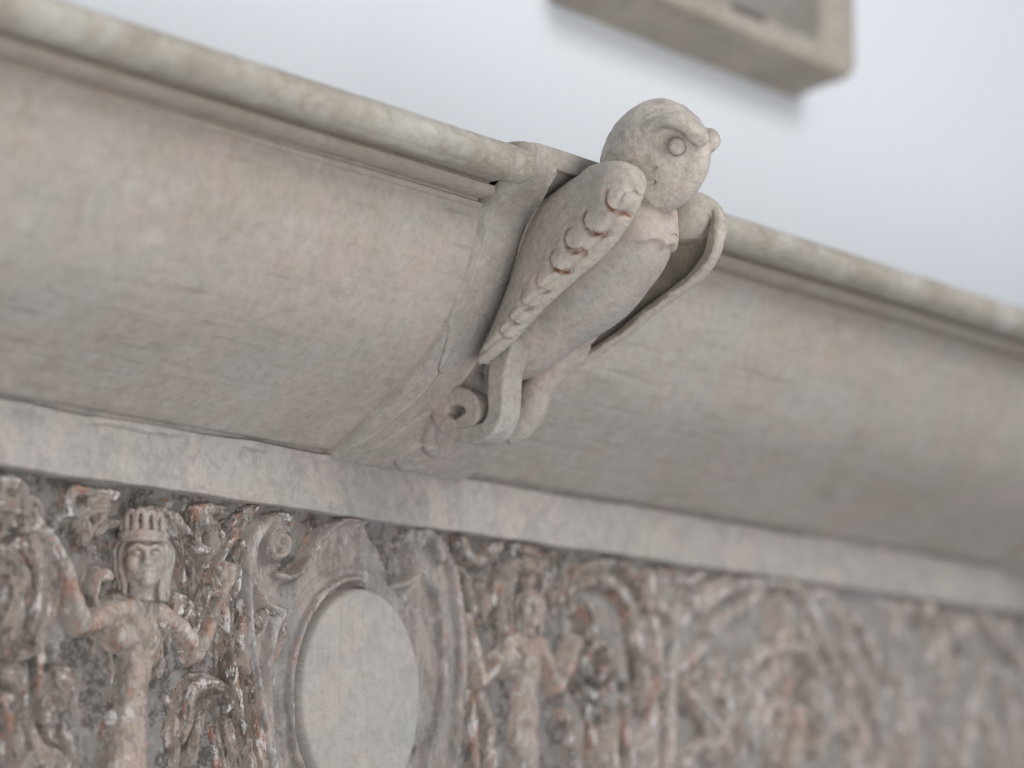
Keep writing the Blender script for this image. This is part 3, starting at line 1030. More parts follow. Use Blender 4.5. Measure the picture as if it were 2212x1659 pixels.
    if side < 0:
        v.sub(v.tube([(XC - 0.0610, *at_x(1354, 382, XC - 0.0610), 0.0012), (XC - 0.0600, *at_x(1366, 405, XC - 0.0600), 0.0026), (XC - 0.0580, *at_x(1384, 428, XC - 0.0580), 0.0012)]), 0.0006)
    o = v.mesh('wing', m, owl)
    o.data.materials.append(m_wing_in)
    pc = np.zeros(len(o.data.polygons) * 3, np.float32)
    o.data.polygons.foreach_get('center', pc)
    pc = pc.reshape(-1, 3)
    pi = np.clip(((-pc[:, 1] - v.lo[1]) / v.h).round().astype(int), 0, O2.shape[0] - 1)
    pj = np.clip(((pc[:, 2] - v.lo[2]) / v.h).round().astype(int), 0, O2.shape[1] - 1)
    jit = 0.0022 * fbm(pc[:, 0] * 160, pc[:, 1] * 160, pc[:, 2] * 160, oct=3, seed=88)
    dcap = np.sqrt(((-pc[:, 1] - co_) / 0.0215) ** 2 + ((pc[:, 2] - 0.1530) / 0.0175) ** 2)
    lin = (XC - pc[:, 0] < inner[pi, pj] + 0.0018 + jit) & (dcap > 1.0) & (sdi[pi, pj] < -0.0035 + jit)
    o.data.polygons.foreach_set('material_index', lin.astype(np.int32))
    me = o.data
    co = np.zeros(len(me.vertices) * 3, np.float32)
    me.vertices.foreach_get('co', co)
    co = co.reshape(-1, 3)
    i_ = np.clip(((-co[:, 1] - v.lo[1]) / v.h).round().astype(int), 0, O2.shape[0] - 1)
    j_ = np.clip(((co[:, 2] - v.lo[2]) / v.h).round().astype(int), 0, O2.shape[1] - 1)
    at = me.attributes.new('bole', 'FLOAT', 'POINT')
    at.data.foreach_set('value', (bole[i_, j_] * (XC - co[:, 0] > outer[i_, j_] - 0.003)).astype(np.float32))
    if side > 0:                                               # mirror about the bird's middle plane
        me = o.data
        co = np.zeros(len(me.vertices) * 3, np.float32)
        me.vertices.foreach_get('co', co)
        co = co.reshape(-1, 3)
        co[:, 0] = 2 * XC - co[:, 0]
        me.vertices.foreach_set('co', co.ravel())
        me.flip_normals()
    return o


wing(-1, m_wing)
wr = wing(1, m_wing)

# body: egg-shaped belly between the wings, with the block that ties it to the bracket
v = Vol((XC - 0.05, 0.075, 0.03), (XC + 0.05, 0.275, 0.19), 0.0011)
ang = math.atan2(0.098, 0.125)
v.add(v.ell((XC, 0.186, 0.107), (0.0330, 0.060, 0.0310), ang))
v.add(v.ell((XC, 0.150, 0.082), (0.0270, 0.060, 0.0210), ang), 0.010)
v.add(v.ell((XC, 0.208, 0.128), (0.029, 0.034, 0.030), ang), 0.008)
v.add(v.tube([(XC, 0.13, 0.085, 0.032), (XC, 0.155, 0.125, 0.034), (XC, 0.19, 0.155, 0.028)]), 0.006)
v.rough(0.0006, 30, 4)
v.rough(0.0003, 130, 6)
v.mesh('belly', m_belly, owl)

# bib of breast feathers
v = Vol((XC - 0.036, 0.19, 0.09), (XC + 0.036, 0.268, 0.165), 0.0008)
e = v.ell((XC, 0.2185, 0.1345), (0.0290, 0.0260, 0.0290), ang)
v.add(e)
U3 = (v.O - 0.230) * math.cos(ang) + (v.Z - 0.1345) * math.sin(ang)       # along the body
low = v.Z - 0.1240 - 0.10 * (v.O - 0.23)
sc = 0.0028 * np.abs(np.sin((v.X - XC) * 190 + 0.4)) + 0.0012 * vnoise(v.X * 160, v.O * 0, v.Z * 0, seed=2)
v.f = smax(v.f, -(low - sc + 0.004) * 0.8, 0.0012)
v.rough(0.0004, 90, 7)
v.sub(np.abs(v.Z - 0.1265 + 0.3 * (v.O - 0.25) - 0.002 * np.abs(np.sin((v.X - XC) * 240))) + np.maximum(0, 0.020 - (v.X - XC) * 1.0 - 0.0) * 10 * (v.X < XC) - 0.0004, 0.0004)
v.mesh('bib', m_bib, owl)

# head
HC = np.array([XC, 0.2355, 0.1915])
v = Vol((XC - 0.048, 0.185, 0.132), (XC + 0.048, 0.300, 0.236), 0.00075)
v.add(v.ell(HC, (0.0345, 0.0365, 0.0340), 0.12))
v.add(v.ell((XC, 0.221, 0.176), (0.0305, 0.0290, 0.0290), 0.0), 0.008)       # nape
v.add(v.ell((XC, 0.2480, 0.1785), (0.0245, 0.0230, 0.0255), -0.25), 0.009)     # face mask
v.add(v.tube([(XC, 0.2685, 0.184, 0.0062), (XC, 0.2690, 0.1735, 0.0072), (XC, 0.2655, 0.1670, 0.0078), (XC, 0.2580, 0.1585, 0.0064), (XC, 0.2470, 0.1510, 0.0034)]), 0.007)  # beak
v.add(v.ell((XC, 0.238, 0.1635), (0.017, 0.017, 0.017), 0.3), 0.007)
for sd_ in (-1, 1):
    # sunk eye socket, then the brow running forward over it
    df = 0.0 if sd_ < 0 else -0.009
    fs_ = 1.0 if sd_ < 0 else 0.70
    v.sub(v.ell((XC + sd_ * 0.0285, 0.2670 + df, 0.1860), (0.0100, 0.0165, 0.0125), -0.35), 0.004)
    v.add(v.tube([(XC + fs_ * sd_ * 0.0330, 0.2480, 0.1965, 0.0026), (XC + fs_ * sd_ * 0.0312, 0.2590, 0.1990, 0.0046), (XC + fs_ * sd_ * 0.0270, 0.2695 + df * 0.6, 0.1990, 0.0068), (XC + fs_ * sd_ * 0.0205, 0.2765 + df * 0.6, 0.1945, 0.0070 if sd_ < 0 else 0.0056), (XC + fs_ * sd_ * 0.0110, 0.2785 + df * 0.6, 0.1885, 0.0052 if sd_ < 0 else 0.0046)]), 0.0022)
    v.sub(v.ell((XC + sd_ * 0.0300, 0.2665 + df, 0.1855), (0.0125, 0.0150, 0.0095), -0.50), 0.0007)
    v.sub(v.ell((XC + sd_ * 0.0212, 0.2660 + df, 0.1840), (0.0071, 0.0071, 0.0073)), 0.0008)
    v.sub(v.tube([(XC + sd_ * 0.0350, 0.2480, 0.2080, 0.0020), (XC + sd_ * 0.0290, 0.2620, 0.2120, 0.0030), (XC + sd_ * 0.0180, 0.2730, 0.2090, 0.0026)]), 0.004)
    # cheek creases
    v.sub(v.tube([(XC + sd_ * 0.0300, 0.2330, 0.1640, 0.0012), (XC + sd_ * 0.0270, 0.2450, 0.1690, 0.0018), (XC + sd_ * 0.0225, 0.2560, 0.1725, 0.0010)]), 0.0030)
    v.sub(v.tube([(XC + sd_ * 0.0260, 0.2290, 0.1560, 0.0012), (XC + sd_ * 0.0230, 0.2390, 0.1600, 0.0018), (XC + sd_ * 0.0170, 0.2510, 0.1650, 0.0010)]), 0.0030)
v.sub(v.tube([(XC - 0.0150, 0.2700, 0.1800, 0.0016), (XC - 0.0135, 0.2690, 0.1700, 0.0020), (XC - 0.0125, 0.2620, 0.1600, 0.0018), (XC - 0.0100, 0.2530, 0.1530, 0.0012)]), 0.0016)   # edge of the beak
v.sub(v.tube([(XC - 0.029, 0.247, 0.2125, 0.0012), (XC - 0.025, 0.250, 0.2160, 0.0012)]), 0.0025)
v.sub(v.tube([(XC - 0.0125, 0.2700, 0.1660, 0.0014), (XC - 0.011, 0.2720, 0.1700, 0.0014)]), 0.0025)   # nostril
v.rough(0.0021, 42, 11)
v.rough(0.0007, 110, 16)
v.f = v.f - 0.0008 * np.abs(fbm(v.X * 75, v.O * 75, v.Z * 75, oct=2, seed=15))
v.rough(0.00035, 170, 12)
head = v.mesh('head', m_owl, owl)
for sd_ in (-1, 1):
    df = 0.0 if sd_ < 0 else -0.010
    v = Vol((XC + sd_ * 0.0215 - 0.012, 0.252 + df, 0.172), (XC + sd_ * 0.0215 + 0.012, 0.280 + df, 0.198), 0.0006)
    v.add(v.ell((XC + sd_ * 0.0208, 0.2655 + df, 0.1840), (0.0059, 0.0059, 0.0061)))
    v.f = smax(v.f, (XC - v.X if sd_ < 0 else v.X - XC) * 0.85 + (v.O - 0.255) * 0.55 - 0.0283, 0.0006)
    v.rough(0.0003, 160, 13)
    v.mesh('eye', m_owl, head)

# beard feather hanging to the right of the bib
v = Vol((XC - 0.004, 0.232, 0.098), (XC + 0.030, 0.262, 0.155), 0.0008)
v.add(v.tube([(XC + 0.010, 0.238, 0.153, 0.004), (XC + 0.0125, 0.2370, 0.140, 0.0048), (XC + 0.0125, 0.2330, 0.127, 0.0036), (XC + 0.0115, 0.2300, 0.115, 0.0012)]))
v.rough(0.0004, 120, 14)
v.mesh('neck_feather', m_bib, owl)

# feet: rolled straps (volutes in the out-z plane)


def strap(name, xa, xb, pts, turns, thick, m, seed):
    """strap following pts in (out, z), ending in a roll"""
    P = catmull(pts, 8)
    v = Vol((xa - 0.004, P[:, 0].min() - 0.012, P[:, 1].min() - 0.012), (xb + 0.004, P[:, 0].max() + 0.012, P[:, 1].max() + 0.012), 0.0008)
    D, t = poly_dist(P, v.O[0], v.Z[0])
    th = np.interp(t, [0, 0.25, 0.6, 1], thick)
    xm = (xa + xb) / 2
    d2 = (D - th)[None]
    wx = np.abs(v.X - xm) - (xb - xa) / 2 * (1 - 0.12 * t[None])
    f = smax(np.broadcast_to(d2, v.X.shape).astype(np.float32), wx, 0.0028)
    v.f = f.astype(np.float32)
    v.rough(0.0005, 70, seed)
    v.rough(0.0002, 300, seed + 1)
    return v.mesh(name, m, owl)


xl = XC - 0.027
L_pts = [at_x(u, v_, xl) for u, v_ in ((1108, 745), (1092, 800), (1088, 850), (1086, 895), (1066, 932), (1030, 940), (992, 930), (966, 905), (972, 872), (1003, 858), (1030, 872), (1034, 902), (1010, 920))]
strap('foot', xl - 0.010, xl + 0.012, L_pts, 1, (0.0085, 0.0068, 0.0068, 0.0066), m_belly, 21)
xr_ = XC + 0.016
R_pts = [at_x(u, v_, xr_) for u, v_ in ((1225, 745), (1180, 790), (1160, 830), (1150, 870), (1138, 905), (1110, 925), (1075, 920), (1060, 895), (1075, 875))]
v = Vol((xr_ - 0.024, 0.06, -0.012), (xr_ + 0.026, 0.150, 0.085), 0.0009)
RP = [(xr_ + dx, *at_x(u, v_, xr_ + dx), r) for u, v_, r, dx in ((1240, 735, 0.0150, 0.006), (1195, 790, 0.0125, 0.004), (1160, 840, 0.0108, 0.0), (1145, 885, 0.0110, -0.001), (1118, 925, 0.0105, -0.003), (1092, 942, 0.0070, -0.006))]
v.add(v.tube(RP))
v.add(v.tube([(xr_ + 0.010, *at_x(1215, 760, xr_ + 0.010), 0.008), (xr_ + 0.008, *at_x(1175, 850, xr_ + 0.008), 0.007), (xr_ + 0.006, *at_x(1150, 905, xr_ + 0.006), 0.007)]), 0.004)
v.sub(v.ell((xr_ - 0.012, *at_x(1078, 962, xr_ - 0.012)), (0.010, 0.007, 0.007)), 0.002)
v.rough(0.0009, 60, 27)
v.rough(0.0003, 250, 28)
v.mesh('foot', m_belly, owl)
p_ = at_x(1131, 915, xr_ + 0.018)
v = Vol((xr_ + 0.008, p_[0] - 0.012, p_[1] - 0.014), (xr_ + 0.028, p_[0] + 0.010, p_[1] + 0.014), 0.0008)
v.add(v.tube([(xr_ + 0.015, p_[0] - 0.003, p_[1] - 0.007, 0.0025), (xr_ + 0.018, p_[0], p_[1], 0.003), (xr_ + 0.017, p_[0] + 0.001, p_[1] + 0.006, 0.002)]))
v.rough(0.0012, 150, 31)
v.mesh('broken_chip', m_raw, owl)

# tail/wing borders on the bed of the bracket at the right
v = Vol((XC + 0.02, 0.05, 0.015), (XC + 0.075, 0.20, 0.125), 0.0011)
v.add(v.tube([(XC + 0.045, 0.075, 0.040, 0.004), (XC + 0.042, 0.105, 0.058, 0.0065), (XC + 0.040, 0.135, 0.083, 0.007), (XC + 0.040, 0.150, 0.108, 0.006)]))
v.add(v.tube([(XC + 0.030, 0.100, 0.042, 0.006), (XC + 0.032, 0.125, 0.058, 0.007), (XC + 0.036, 0.150, 0.075, 0.005)]), 0.004)
v.rough(0.0008, 80, 33)
v.mesh('tail_border', m_belly, owl)


# the next bracket along the cornice
def copy_tree(o, parent=None):
    c_ = o.copy()
    scene.collection.objects.link(c_)
    if parent is not None:
        c_.parent = parent
    for ch in list(o.children):
        copy_tree(ch, c_)
    return c_


nb = copy_tree(owl)
nb.location = (0.9960, 0, 0)
nb['label'] = 'next carved bracket, only its blurred curved edge showing at the right end of the cornice'

# ------------------------------------------------------------------ frieze
frz = empty('carved_frieze', 'weathered carved frieze of figures, scrolls and an oval cartouche below the cornice', 'frieze', kind='thing')


def Z3(p, o=-0.010):
    q = at_out(p[0] * 0.4087, 980.7 + p[1] * 0.4087, o)
    return q[0], q[2]


def Z4(p, o=-0.010):
    q = at_out(454 + p[0] * 0.3706, 1044.2 + p[1] * 0.3706, o)
    return q[0], q[2]


def Z5(p, o=-0.010):
    q = at_out(953.4 + p[0] * 0.3157, 1135 + p[1] * 0.3157, o)
    return q[0], q[2]


def Z6(p, o=-0.010):
    q = at_out(1498 + p[0] * 0.3226, 1135 + p[1] * 0.3226, o)
    return q[0], q[2]


def T(R_, Zf, mm, pts, hc=-0.018, r=None, k=0.0022, flat=1.0, end=None):
    """tube through photo points; mm = metres per crop pixel; pts (x, y[, r[, hc]])"""
    out = []
    n = len(pts)
    for i, p in enumerate(pts):
        rr = (p[2] if len(p) > 2 else r) * mm
        hh = p[3] if len(p) > 3 else hc
        x, z = Zf((p[0], p[1]), hh + rr * 0.6)
        out.append((x, z, rr, hh))
    R_.tube(out, k, flat)
    return out


def G(R_, Zf, mm, pts, w, d, o=-0.006):
    R_.groove([Zf(p, o) for p in pts], w * mm, d)


BOTZ = -0.30


def fill(R_, n, seed, rmm=1.0, low=0.0):
    """low leaf strands worked into the ground between the main forms"""
    rnd = random.Random(seed)
    for i in range(n):
        x = rnd.uniform(max(R_.x[0] + 0.006, 0.022 if R_.x[0] > -0.05 else -1), R_.x[-1] - 0.006)
        z = rnd.uniform(-0.250, -0.066)
        a = math.radians(rnd.choice((80, 100, 60, 120, 95)) + rnd.uniform(-22, 22))
        bend = rnd.choice((-1, 1)) * rnd.uniform(0.15, 0.55)
        r = rnd.uniform(0.0022, 0.0045) * rmm
        hc = rnd.uniform(-0.021, -0.015) - low
        pts = []
        st_ = rnd.uniform(0.009, 0.015)
        for k in range(6):
            pts.append((x, min(z, -0.060), r * (0.55 + 0.45 * math.sin(math.pi * (k + 0.6) / 6.2)), hc + 0.0012 * k))
            x += st_ * math.cos(a)
            z += st_ * math.sin(a)
            a += bend * (1 + 0.35 * k)
            st_ *= 0.86
        R_.tube(pts, 0.0015)


# ground boards
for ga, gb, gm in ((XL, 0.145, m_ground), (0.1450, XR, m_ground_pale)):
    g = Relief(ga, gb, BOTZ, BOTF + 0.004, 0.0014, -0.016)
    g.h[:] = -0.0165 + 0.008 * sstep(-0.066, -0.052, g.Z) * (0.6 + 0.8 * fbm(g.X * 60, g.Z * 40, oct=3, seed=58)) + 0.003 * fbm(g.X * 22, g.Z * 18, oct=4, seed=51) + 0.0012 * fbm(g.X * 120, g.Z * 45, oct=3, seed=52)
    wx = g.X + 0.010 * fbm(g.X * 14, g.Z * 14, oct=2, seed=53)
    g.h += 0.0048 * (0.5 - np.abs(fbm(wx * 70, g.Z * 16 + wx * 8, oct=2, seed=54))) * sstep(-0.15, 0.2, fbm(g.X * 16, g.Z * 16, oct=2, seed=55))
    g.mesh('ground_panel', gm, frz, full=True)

# --- figure with feathered headdress
mm = 0.000119
f1 = Relief(-0.455, -0.19, BOTZ, -0.0525, 0.0008)
T(f1, Z3, mm, [(745, 870, 100), (745, 1000, 104), (725, 1130, 88), (705, 1260, 92), (690, 1430, 118), (680, 1620, 128), (690, 1800, 120)], hc=-0.016)
T(f1, Z3, mm, [(520, 860, 50), (620, 825, 60), (740, 810, 66), (850, 845, 58)], hc=-0.014)
f1.dome(*Z3((690, 950), 0), 0.0095, 0.0095, -0.010, 0.0085)
f1.dome(*Z3((820, 960), 0), 0.0085, 0.0095, -0.010, 0.0080)
T(f1, Z3, mm, [(600, 850, 54), (500, 890, 46), (445, 905, 40)], hc=-0.012)
T(f1, Z3, mm, [(445, 905, 40), (410, 800, 37), (370, 660, 33), (320, 540, 28), (275, 470, 24)], hc=-0.011)
T(f1, Z3, mm, [(280, 470, 34), (235, 430, 30), (200, 420, 22)], hc=-0.010)
for dx in (-22, 0, 20):
    T(f1, Z3, mm, [(245 + dx, 430, 12), (225 + dx * 1.6, 400, 10), (195 + dx * 1.8, 395, 8)], hc=-0.006)
T(f1, Z3, mm, [(850, 850, 54), (930, 900, 50), (1000, 980, 45), (1040, 1060, 40)], hc=-0.014)
T(f1, Z3, mm, [(1040, 1060, 40), (1085, 960, 36), (1130, 830, 30), (1170, 740, 25)], hc=-0.011)
T(f1, Z3, mm, [(1170, 740, 30), (1195, 690, 30), (1215, 660, 22)], hc=-0.010)
T(f1, Z3, mm, [(740, 800, 50), (755, 720, 44)], hc=-0.013)
for dx, dy in ((-26, 4), (-9, -10), (9, -12), (27, -4)):
    T(f1, Z3, mm, [(1195 + dx, 665, 11), (1198 + dx * 1.3, 620 + dy, 10), (1192 + dx * 1.5, 590 + dy, 8)], hc=-0.005)
T(f1, Z3, mm, [(1160, 700, 12), (1135, 670, 11), (1128, 640, 8)], hc=-0.005)
G(f1, Z3, mm, [(765, 790), (770, 900), (765, 1040)], 16, 0.0022)
G(f1, Z3, mm, [(640, 1060), (740, 1090), (850, 1060)], 18, 0.0016)
G(f1, Z3, mm, [(700, 1150), (705, 1350)], 20, 0.0010)
G(f1, Z3, mm, [(620, 880), (650, 960), (630, 1040)], 16, 0.0018)
f1.dome(*Z3((732, 985), 0), 0.0014, 0.0014, 0.0, 0.001)
for i in range(26):                                            # scaly hips
    rx, ry = 600 + (i % 5) * 45 + (i // 5 % 2) * 22, 1380 + (i // 5) * 62
    G(f1, Z3, mm, [(rx - 22, ry - 10), (rx, ry + 16), (rx + 22, ry - 10)], 9, 0.0015)
f1.rough(101)
fig = f1.mesh('figure', m_fig, frz)

def carve_head(fig_, u, v_, oc, S, yaw, seed, crown=True):
    """a carved head in the round: local axes a = to its left, b = forward, c = up; S = scale, yaw turns the face to -x"""
    hx, _, hz = at_out(u, v_, oc)
    cy_, sy_ = math.cos(yaw), math.sin(yaw)

    def W(a, b, c):
        a, b, c = a * S, b * S, c * S
        return hx + a * cy_ - b * sy_, oc + a * sy_ + b * cy_, hz + c

    def TB(vv, pts, k=0.001, sub=False):
        P = [(*W(*p[:3]), p[3] * S) for p in pts]
        (vv.sub if sub else vv.add)(vv.tube(P), k)

    def EL(vv, c, r, k=0.001, sub=False):
        e_ = vv.ell(W(*c), [x * S for x in r], 0.0, yaw)
        (vv.sub if sub else vv.add)(e_, k)

    hs = 0.0007
    vv = Vol((hx - 0.021 * S, oc - 0.020 * S, hz - 0.024 * S), (hx + 0.021 * S, oc + 0.024 * S, hz + 0.021 * S), hs)
    EL(vv, (0, 0, 0), (0.0122, 0.0135, 0.0168))
    EL(vv, (0, 0.004, -0.0085), (0.0088, 0.0090, 0.0088), 0.004)
    TB(vv, [(0, -0.002, -0.008, 0.0075), (0, -0.004, -0.022, 0.0080)], 0.004)
    for m_ in (-1, 1):
        EL(vv, (m_ * 0.0066, 0.0090, -0.0035), (0.0045, 0.0045, 0.0050), 0.003)
        EL(vv, (m_ * 0.0050, 0.0140, 0.0020), (0.0038, 0.0034, 0.0026), 0.0016, True)
        EL(vv, (m_ * 0.0051, 0.0112, 0.0018), (0.0027, 0.0026, 0.0019), 0.0005)
        TB(vv, [(m_ * 0.0096, 0.0090, 0.0038, 0.0010), (m_ * 0.0055, 0.0126, 0.0060, 0.0016), (m_ * 0.0014, 0.0136, 0.0046, 0.0013)], 0.0014)
        EL(vv, (m_ * 0.0021, 0.0145, -0.0042), (0.0016, 0.0018, 0.0014), 0.001)
    TB(vv, [(0, 0.0130, 0.0045, 0.0014), (0, 0.0150, -0.0005, 0.0016), (0, 0.0166, -0.0036, 0.0021)], 0.0016)
    TB(vv, [(-0.0042, 0.0118, -0.0078, 0.0008), (0, 0.0142, -0.0070, 0.0014), (0.0042, 0.0118, -0.0078, 0.0008)], 0.0012)
    TB(vv, [(-0.0036, 0.0116, -0.0104, 0.0008), (0, 0.0138, -0.0106, 0.0015), (0.0036, 0.0116, -0.0104, 0.0008)], 0.0012)
    TB(vv, [(-0.0050, 0.0116, -0.0090, 0.0005), (0, 0.0156, -0.0088, 0.0006), (0.0050, 0.0116, -0.0090, 0.0005)], 0.0006, True)
    EL(vv, (0, 0.0112, -0.0142), (0.0036, 0.0034, 0.0030), 0.002)
    vv.rough(0.0009, 120, seed)
    vv.rough(0.0003, 400, seed + 1, 2)
    hd_ = vv.mesh('head', m_head, fig_)
    vv = Vol((hx - 0.026 * S, oc - 0.020 * S, hz - 0.030 * S), (hx + 0.026 * S, oc + 0.020 * S, hz + 0.020 * S), 0.0009)
    for m_ in (-1, 1):
        for j in range(3):
            w_ = 0.0118 + j * 0.0022
            TB(vv, [(m_ * (w_ - 0.002), 0.0045 - j * 0.004, 0.0105, 0.0018), (m_ * (w_ + 0.0012), 0.0030 - j * 0.004, 0.003, 0.0020), (m_ * (w_ + 0.0006), 0.0020 - j * 0.004, -0.006, 0.0020), (m_ * (w_ - 0.0015), 0.0030 - j * 0.003, -0.015, 0.0018), (m_ * (w_ - 0.001), 0.002 - j * 0.003, -0.023, 0.0012)], 0.0006)
    vv.rough(0.0012, 130, seed + 2)
    vv.mesh('hair', m_head, fig_)
    if crown:
        vv = Vol((hx - 0.022 * S, oc - 0.021 * S, hz + 0.004 * S), (hx + 0.022 * S, oc + 0.022 * S, hz + 0.036 * S), 0.0007)
        rg = lambda R_, c, r_, z0_=0: [(R_ * math.sin(t_), R_ * 1.02 * math.cos(t_), c, r_) for t_ in np.linspace(-1.9, 1.9, 13)]
        TB(vv, rg(0.0130, 0.0100, 0.0016), 0.0005)
        TB(vv, rg(0.0128, 0.0130, 0.0022), 0.0005)
        EL(vv, (0, -0.001, 0.0155), (0.0116, 0.0116, 0.0088))
        for j, t_ in enumerate(np.linspace(-1.25, 1.15, 6)):
            hgt = (0.0225, 0.0262, 0.0268, 0.0258, 0.0250, 0.0215)[j]
            dx_, ca, sa = 0.0024, math.cos(t_), math.sin(t_)
            P = []
            for q_, c_ in ((-1, 0.0140), (-1.05, hgt - 0.004), (-0.3, hgt - 0.0006), (0.6, hgt - 0.001), (1.0, hgt - 0.0045), (1.0, 0.0145)):
                P.append((0.0120 * sa + q_ * dx_ * ca, 0.0120 * ca - q_ * dx_ * sa, c_, 0.0014))
            TB(vv, P, 0.0003)
        vv.rough(0.0010, 150, seed + 4)
        vv.mesh('headdress', m_head, fig_)


carve_head(fig, 308, 1207, -0.0040, 1.16, 0.62, 111)

# --- scrolls and leaves left of the figure
lf = Relief(-0.475, -0.285, BOTZ, -0.0525, 0.0008)
lf.flute = 0.0036
fill(lf, 20, 1, 1.20)
T(lf, Z3, mm, [(-60, 160, 34), (0, 150, 36), (70, 155, 36), (112, 190, 30), (100, 230, 24), (60, 240, 16)], hc=-0.012)
T(lf, Z3, mm, [(-80, 275, 40), (0, 270, 44), (110, 290, 46), (190, 370, 44), (240, 480, 36), (280, 560, 26)], hc=-0.012)
T(lf, Z3, mm, [(-80, 340, 26), (0, 345, 28), (80, 365, 30), (150, 440, 28), (190, 560, 26), (205, 700, 22)], hc=-0.015)
T(lf, Z3, mm, [(-60, 500, 30), (20, 520, 36), (90, 570, 36), (125, 660, 34), (115, 780, 30), (80, 900, 28), (50, 1010, 22)], hc=-0.011)
T(lf, Z3, mm, [(-60, 600, 22), (10, 610, 24), (60, 660, 26), (60, 780, 26), (20, 900, 24)], hc=-0.014)
T(lf, Z3, mm, [(240, 560, 38), (275, 650, 42), (270, 760, 42), (235, 880, 38), (190, 1000, 30), (200, 1090, 24)], hc=-0.014)
T(lf, Z3, mm, [(170, 560, 24), (200, 700, 26), (180, 850, 26), (140, 970, 22)], hc=-0.018)
T(lf, Z3, mm, [(-40, 1040, 28), (50, 1065, 34), (120, 1060, 26), (190, 1040, 12)], hc=-0.008)
T(lf, Z3, mm, [(520, 1010, 8), (545, 1100, 9), (545, 1220, 9), (520, 1380, 8), (490, 1500, 8)], hc=-0.023)
T(lf, Z3, mm, [(-40, 1150, 30), (60, 1180, 34), (110, 1280, 36), (140, 1420, 34), (200, 1560, 30), (250, 1680, 26)], hc=-0.014)
T(lf, Z3, mm, [(-60, 1270, 28), (20, 1300, 30), (60, 1420, 30), (80, 1600, 28)], hc=-0.016)
T(lf, Z3, mm, [(180, 1140, 26), (200, 1300, 26), (240, 1450, 24), (270, 1540, 18)], hc=-0.018)
lf.dome(*Z3((330, 1200), -0.005), 0.0125, 0.0110, -0.018, 0.0170)
lf.dome(*Z3((300, 1320), -0.005), 0.0100, 0.0085, -0.020, 0.0150)
lf.dome(*Z3((370, 1300), -0.005), 0.0080, 0.0085, -0.020, 0.0130)
G(lf, Z3, mm, [(290, 1200), (340, 1250), (390, 1200)], 16, 0.004)
G(lf, Z3, mm, [(310, 1150), (350, 1160), (380, 1140)], 12, 0.003)
T(lf, Z3, mm, [(90, 1700, 60), (160, 1610, 50), (260, 1600, 46), (350, 1670, 40)], hc=-0.015)
for a in range(7):
    G(lf, Z3, mm, [(20 + a * 26, 1150 + a * 9), (60 + a * 24, 1300), (100 + a * 24, 1480 + a * 8)], 8, 0.0024)
for a in range(4):
    G(lf, Z3, mm, [(-20 + a * 5, 300 + a * 14), (90 + a * 12, 320 + a * 26), (150 + a * 14, 430 + a * 40), (170 + a * 16, 600 + a * 30)], 7, 0.0018)
T(lf, Z3, mm, [(360, 400, 16), (395, 335, 32), (465, 290, 38), (560, 285, 26)], hc=-0.014)
T(lf, Z3, mm, [(430, 470, 13), (480, 385, 20), (545, 320, 18)], hc=-0.016)
lf.rough(141)
lf.mesh('leaf_scroll', m_relief, frz)

# --- leaves, drapery and staff between figure and cartouche
ml = Relief(-0.335, -0.175, BOTZ, -0.0525, 0.0008)
ml.flute = 0.0036
fill(ml, 12, 2, 1.15)
T(ml, Z3, mm, [(1000, 300, 26), (1060, 340, 34), (1130, 400, 34), (1165, 470, 22)], hc=-0.017)
T(ml, Z3, mm, [(925, 330, 18), (980, 430, 24), (1050, 500, 22), (1130, 505, 16)], hc=-0.015)
G(ml, Z3, mm, [(930, 340), (1000, 430), (1090, 500)], 16, 0.005)
T(ml, Z3, mm, [(1340, 265, 36), (1270, 340, 44), (1200, 440, 48), (1140, 540, 44), (1090, 650, 40), (1040, 770, 34), (1010, 860, 28)], hc=-0.015)
T(ml, Z3, mm, [(1340, 400, 26), (1270, 480, 32), (1230, 580, 34), (1230, 690, 34), (1190, 760, 26)], hc=-0.017)
T(ml, Z3, mm, [(960, 560, 24), (990, 640, 28), (1000, 740, 26)], hc=-0.020)
T(ml, Z3, mm, [(905, 470, 18), (920, 600, 22), (940, 700, 18)], hc=-0.020)
for a in range(5):
    G(ml, Z3, mm, [(1310 - a * 8, 300 + a * 20), (1200 - a * 8, 440 + a * 22), (1100 - a * 6, 640 + a * 26)], 8, 0.0020)
# staff and its sheath
T(ml, Z3, mm, [(1185, 820, 22), (1215, 960, 26), (1240, 1150, 28), (1290, 1400, 28), (1360, 1760, 28)], hc=-0.009)
T(ml, Z3, mm, [(1270, 800, 44), (1290, 960, 48), (1320, 1200, 46), (1350, 1500, 44), (1380, 1760, 40)], hc=-0.018)
G(ml, Z3, mm, [(1215, 870), (1250, 1100), (1300, 1350), (1370, 1700)], 12, 0.006)
# curled leaf
T(ml, Z3, mm, [(960, 1500, 30), (985, 1400, 36), (1010, 1290, 36), (1060, 1225, 36), (1130, 1215, 38), (1190, 1255, 34), (1210, 1310, 26), (1190, 1355, 18)], hc=-0.009)
T(ml, Z3, mm, [(1000, 1620, 28), (1030, 1500, 30), (1045, 1400, 28), (1085, 1320, 24)], hc=-0.014)
G(ml, Z3, mm, [(1000, 1400), (1030, 1290), (1100, 1235), (1180, 1275)], 7, 0.0020)
G(ml, Z3, mm, [(1010, 1350), (1060, 1260), (1140, 1245)], 6, 0.0014)
T(ml, Z3, mm, [(1110, 1460, 30), (1130, 1560, 34), (1160, 1700, 34)], hc=-0.018)
T(ml, Z3, mm, [(1190, 1420, 26), (1215, 1560, 28), (1250, 1720, 28)], hc=-0.016)
T(ml, Z3, mm, [(850, 1290, 14), (890, 1370, 20), (900, 1500, 22), (890, 1650, 20)], hc=-0.022)
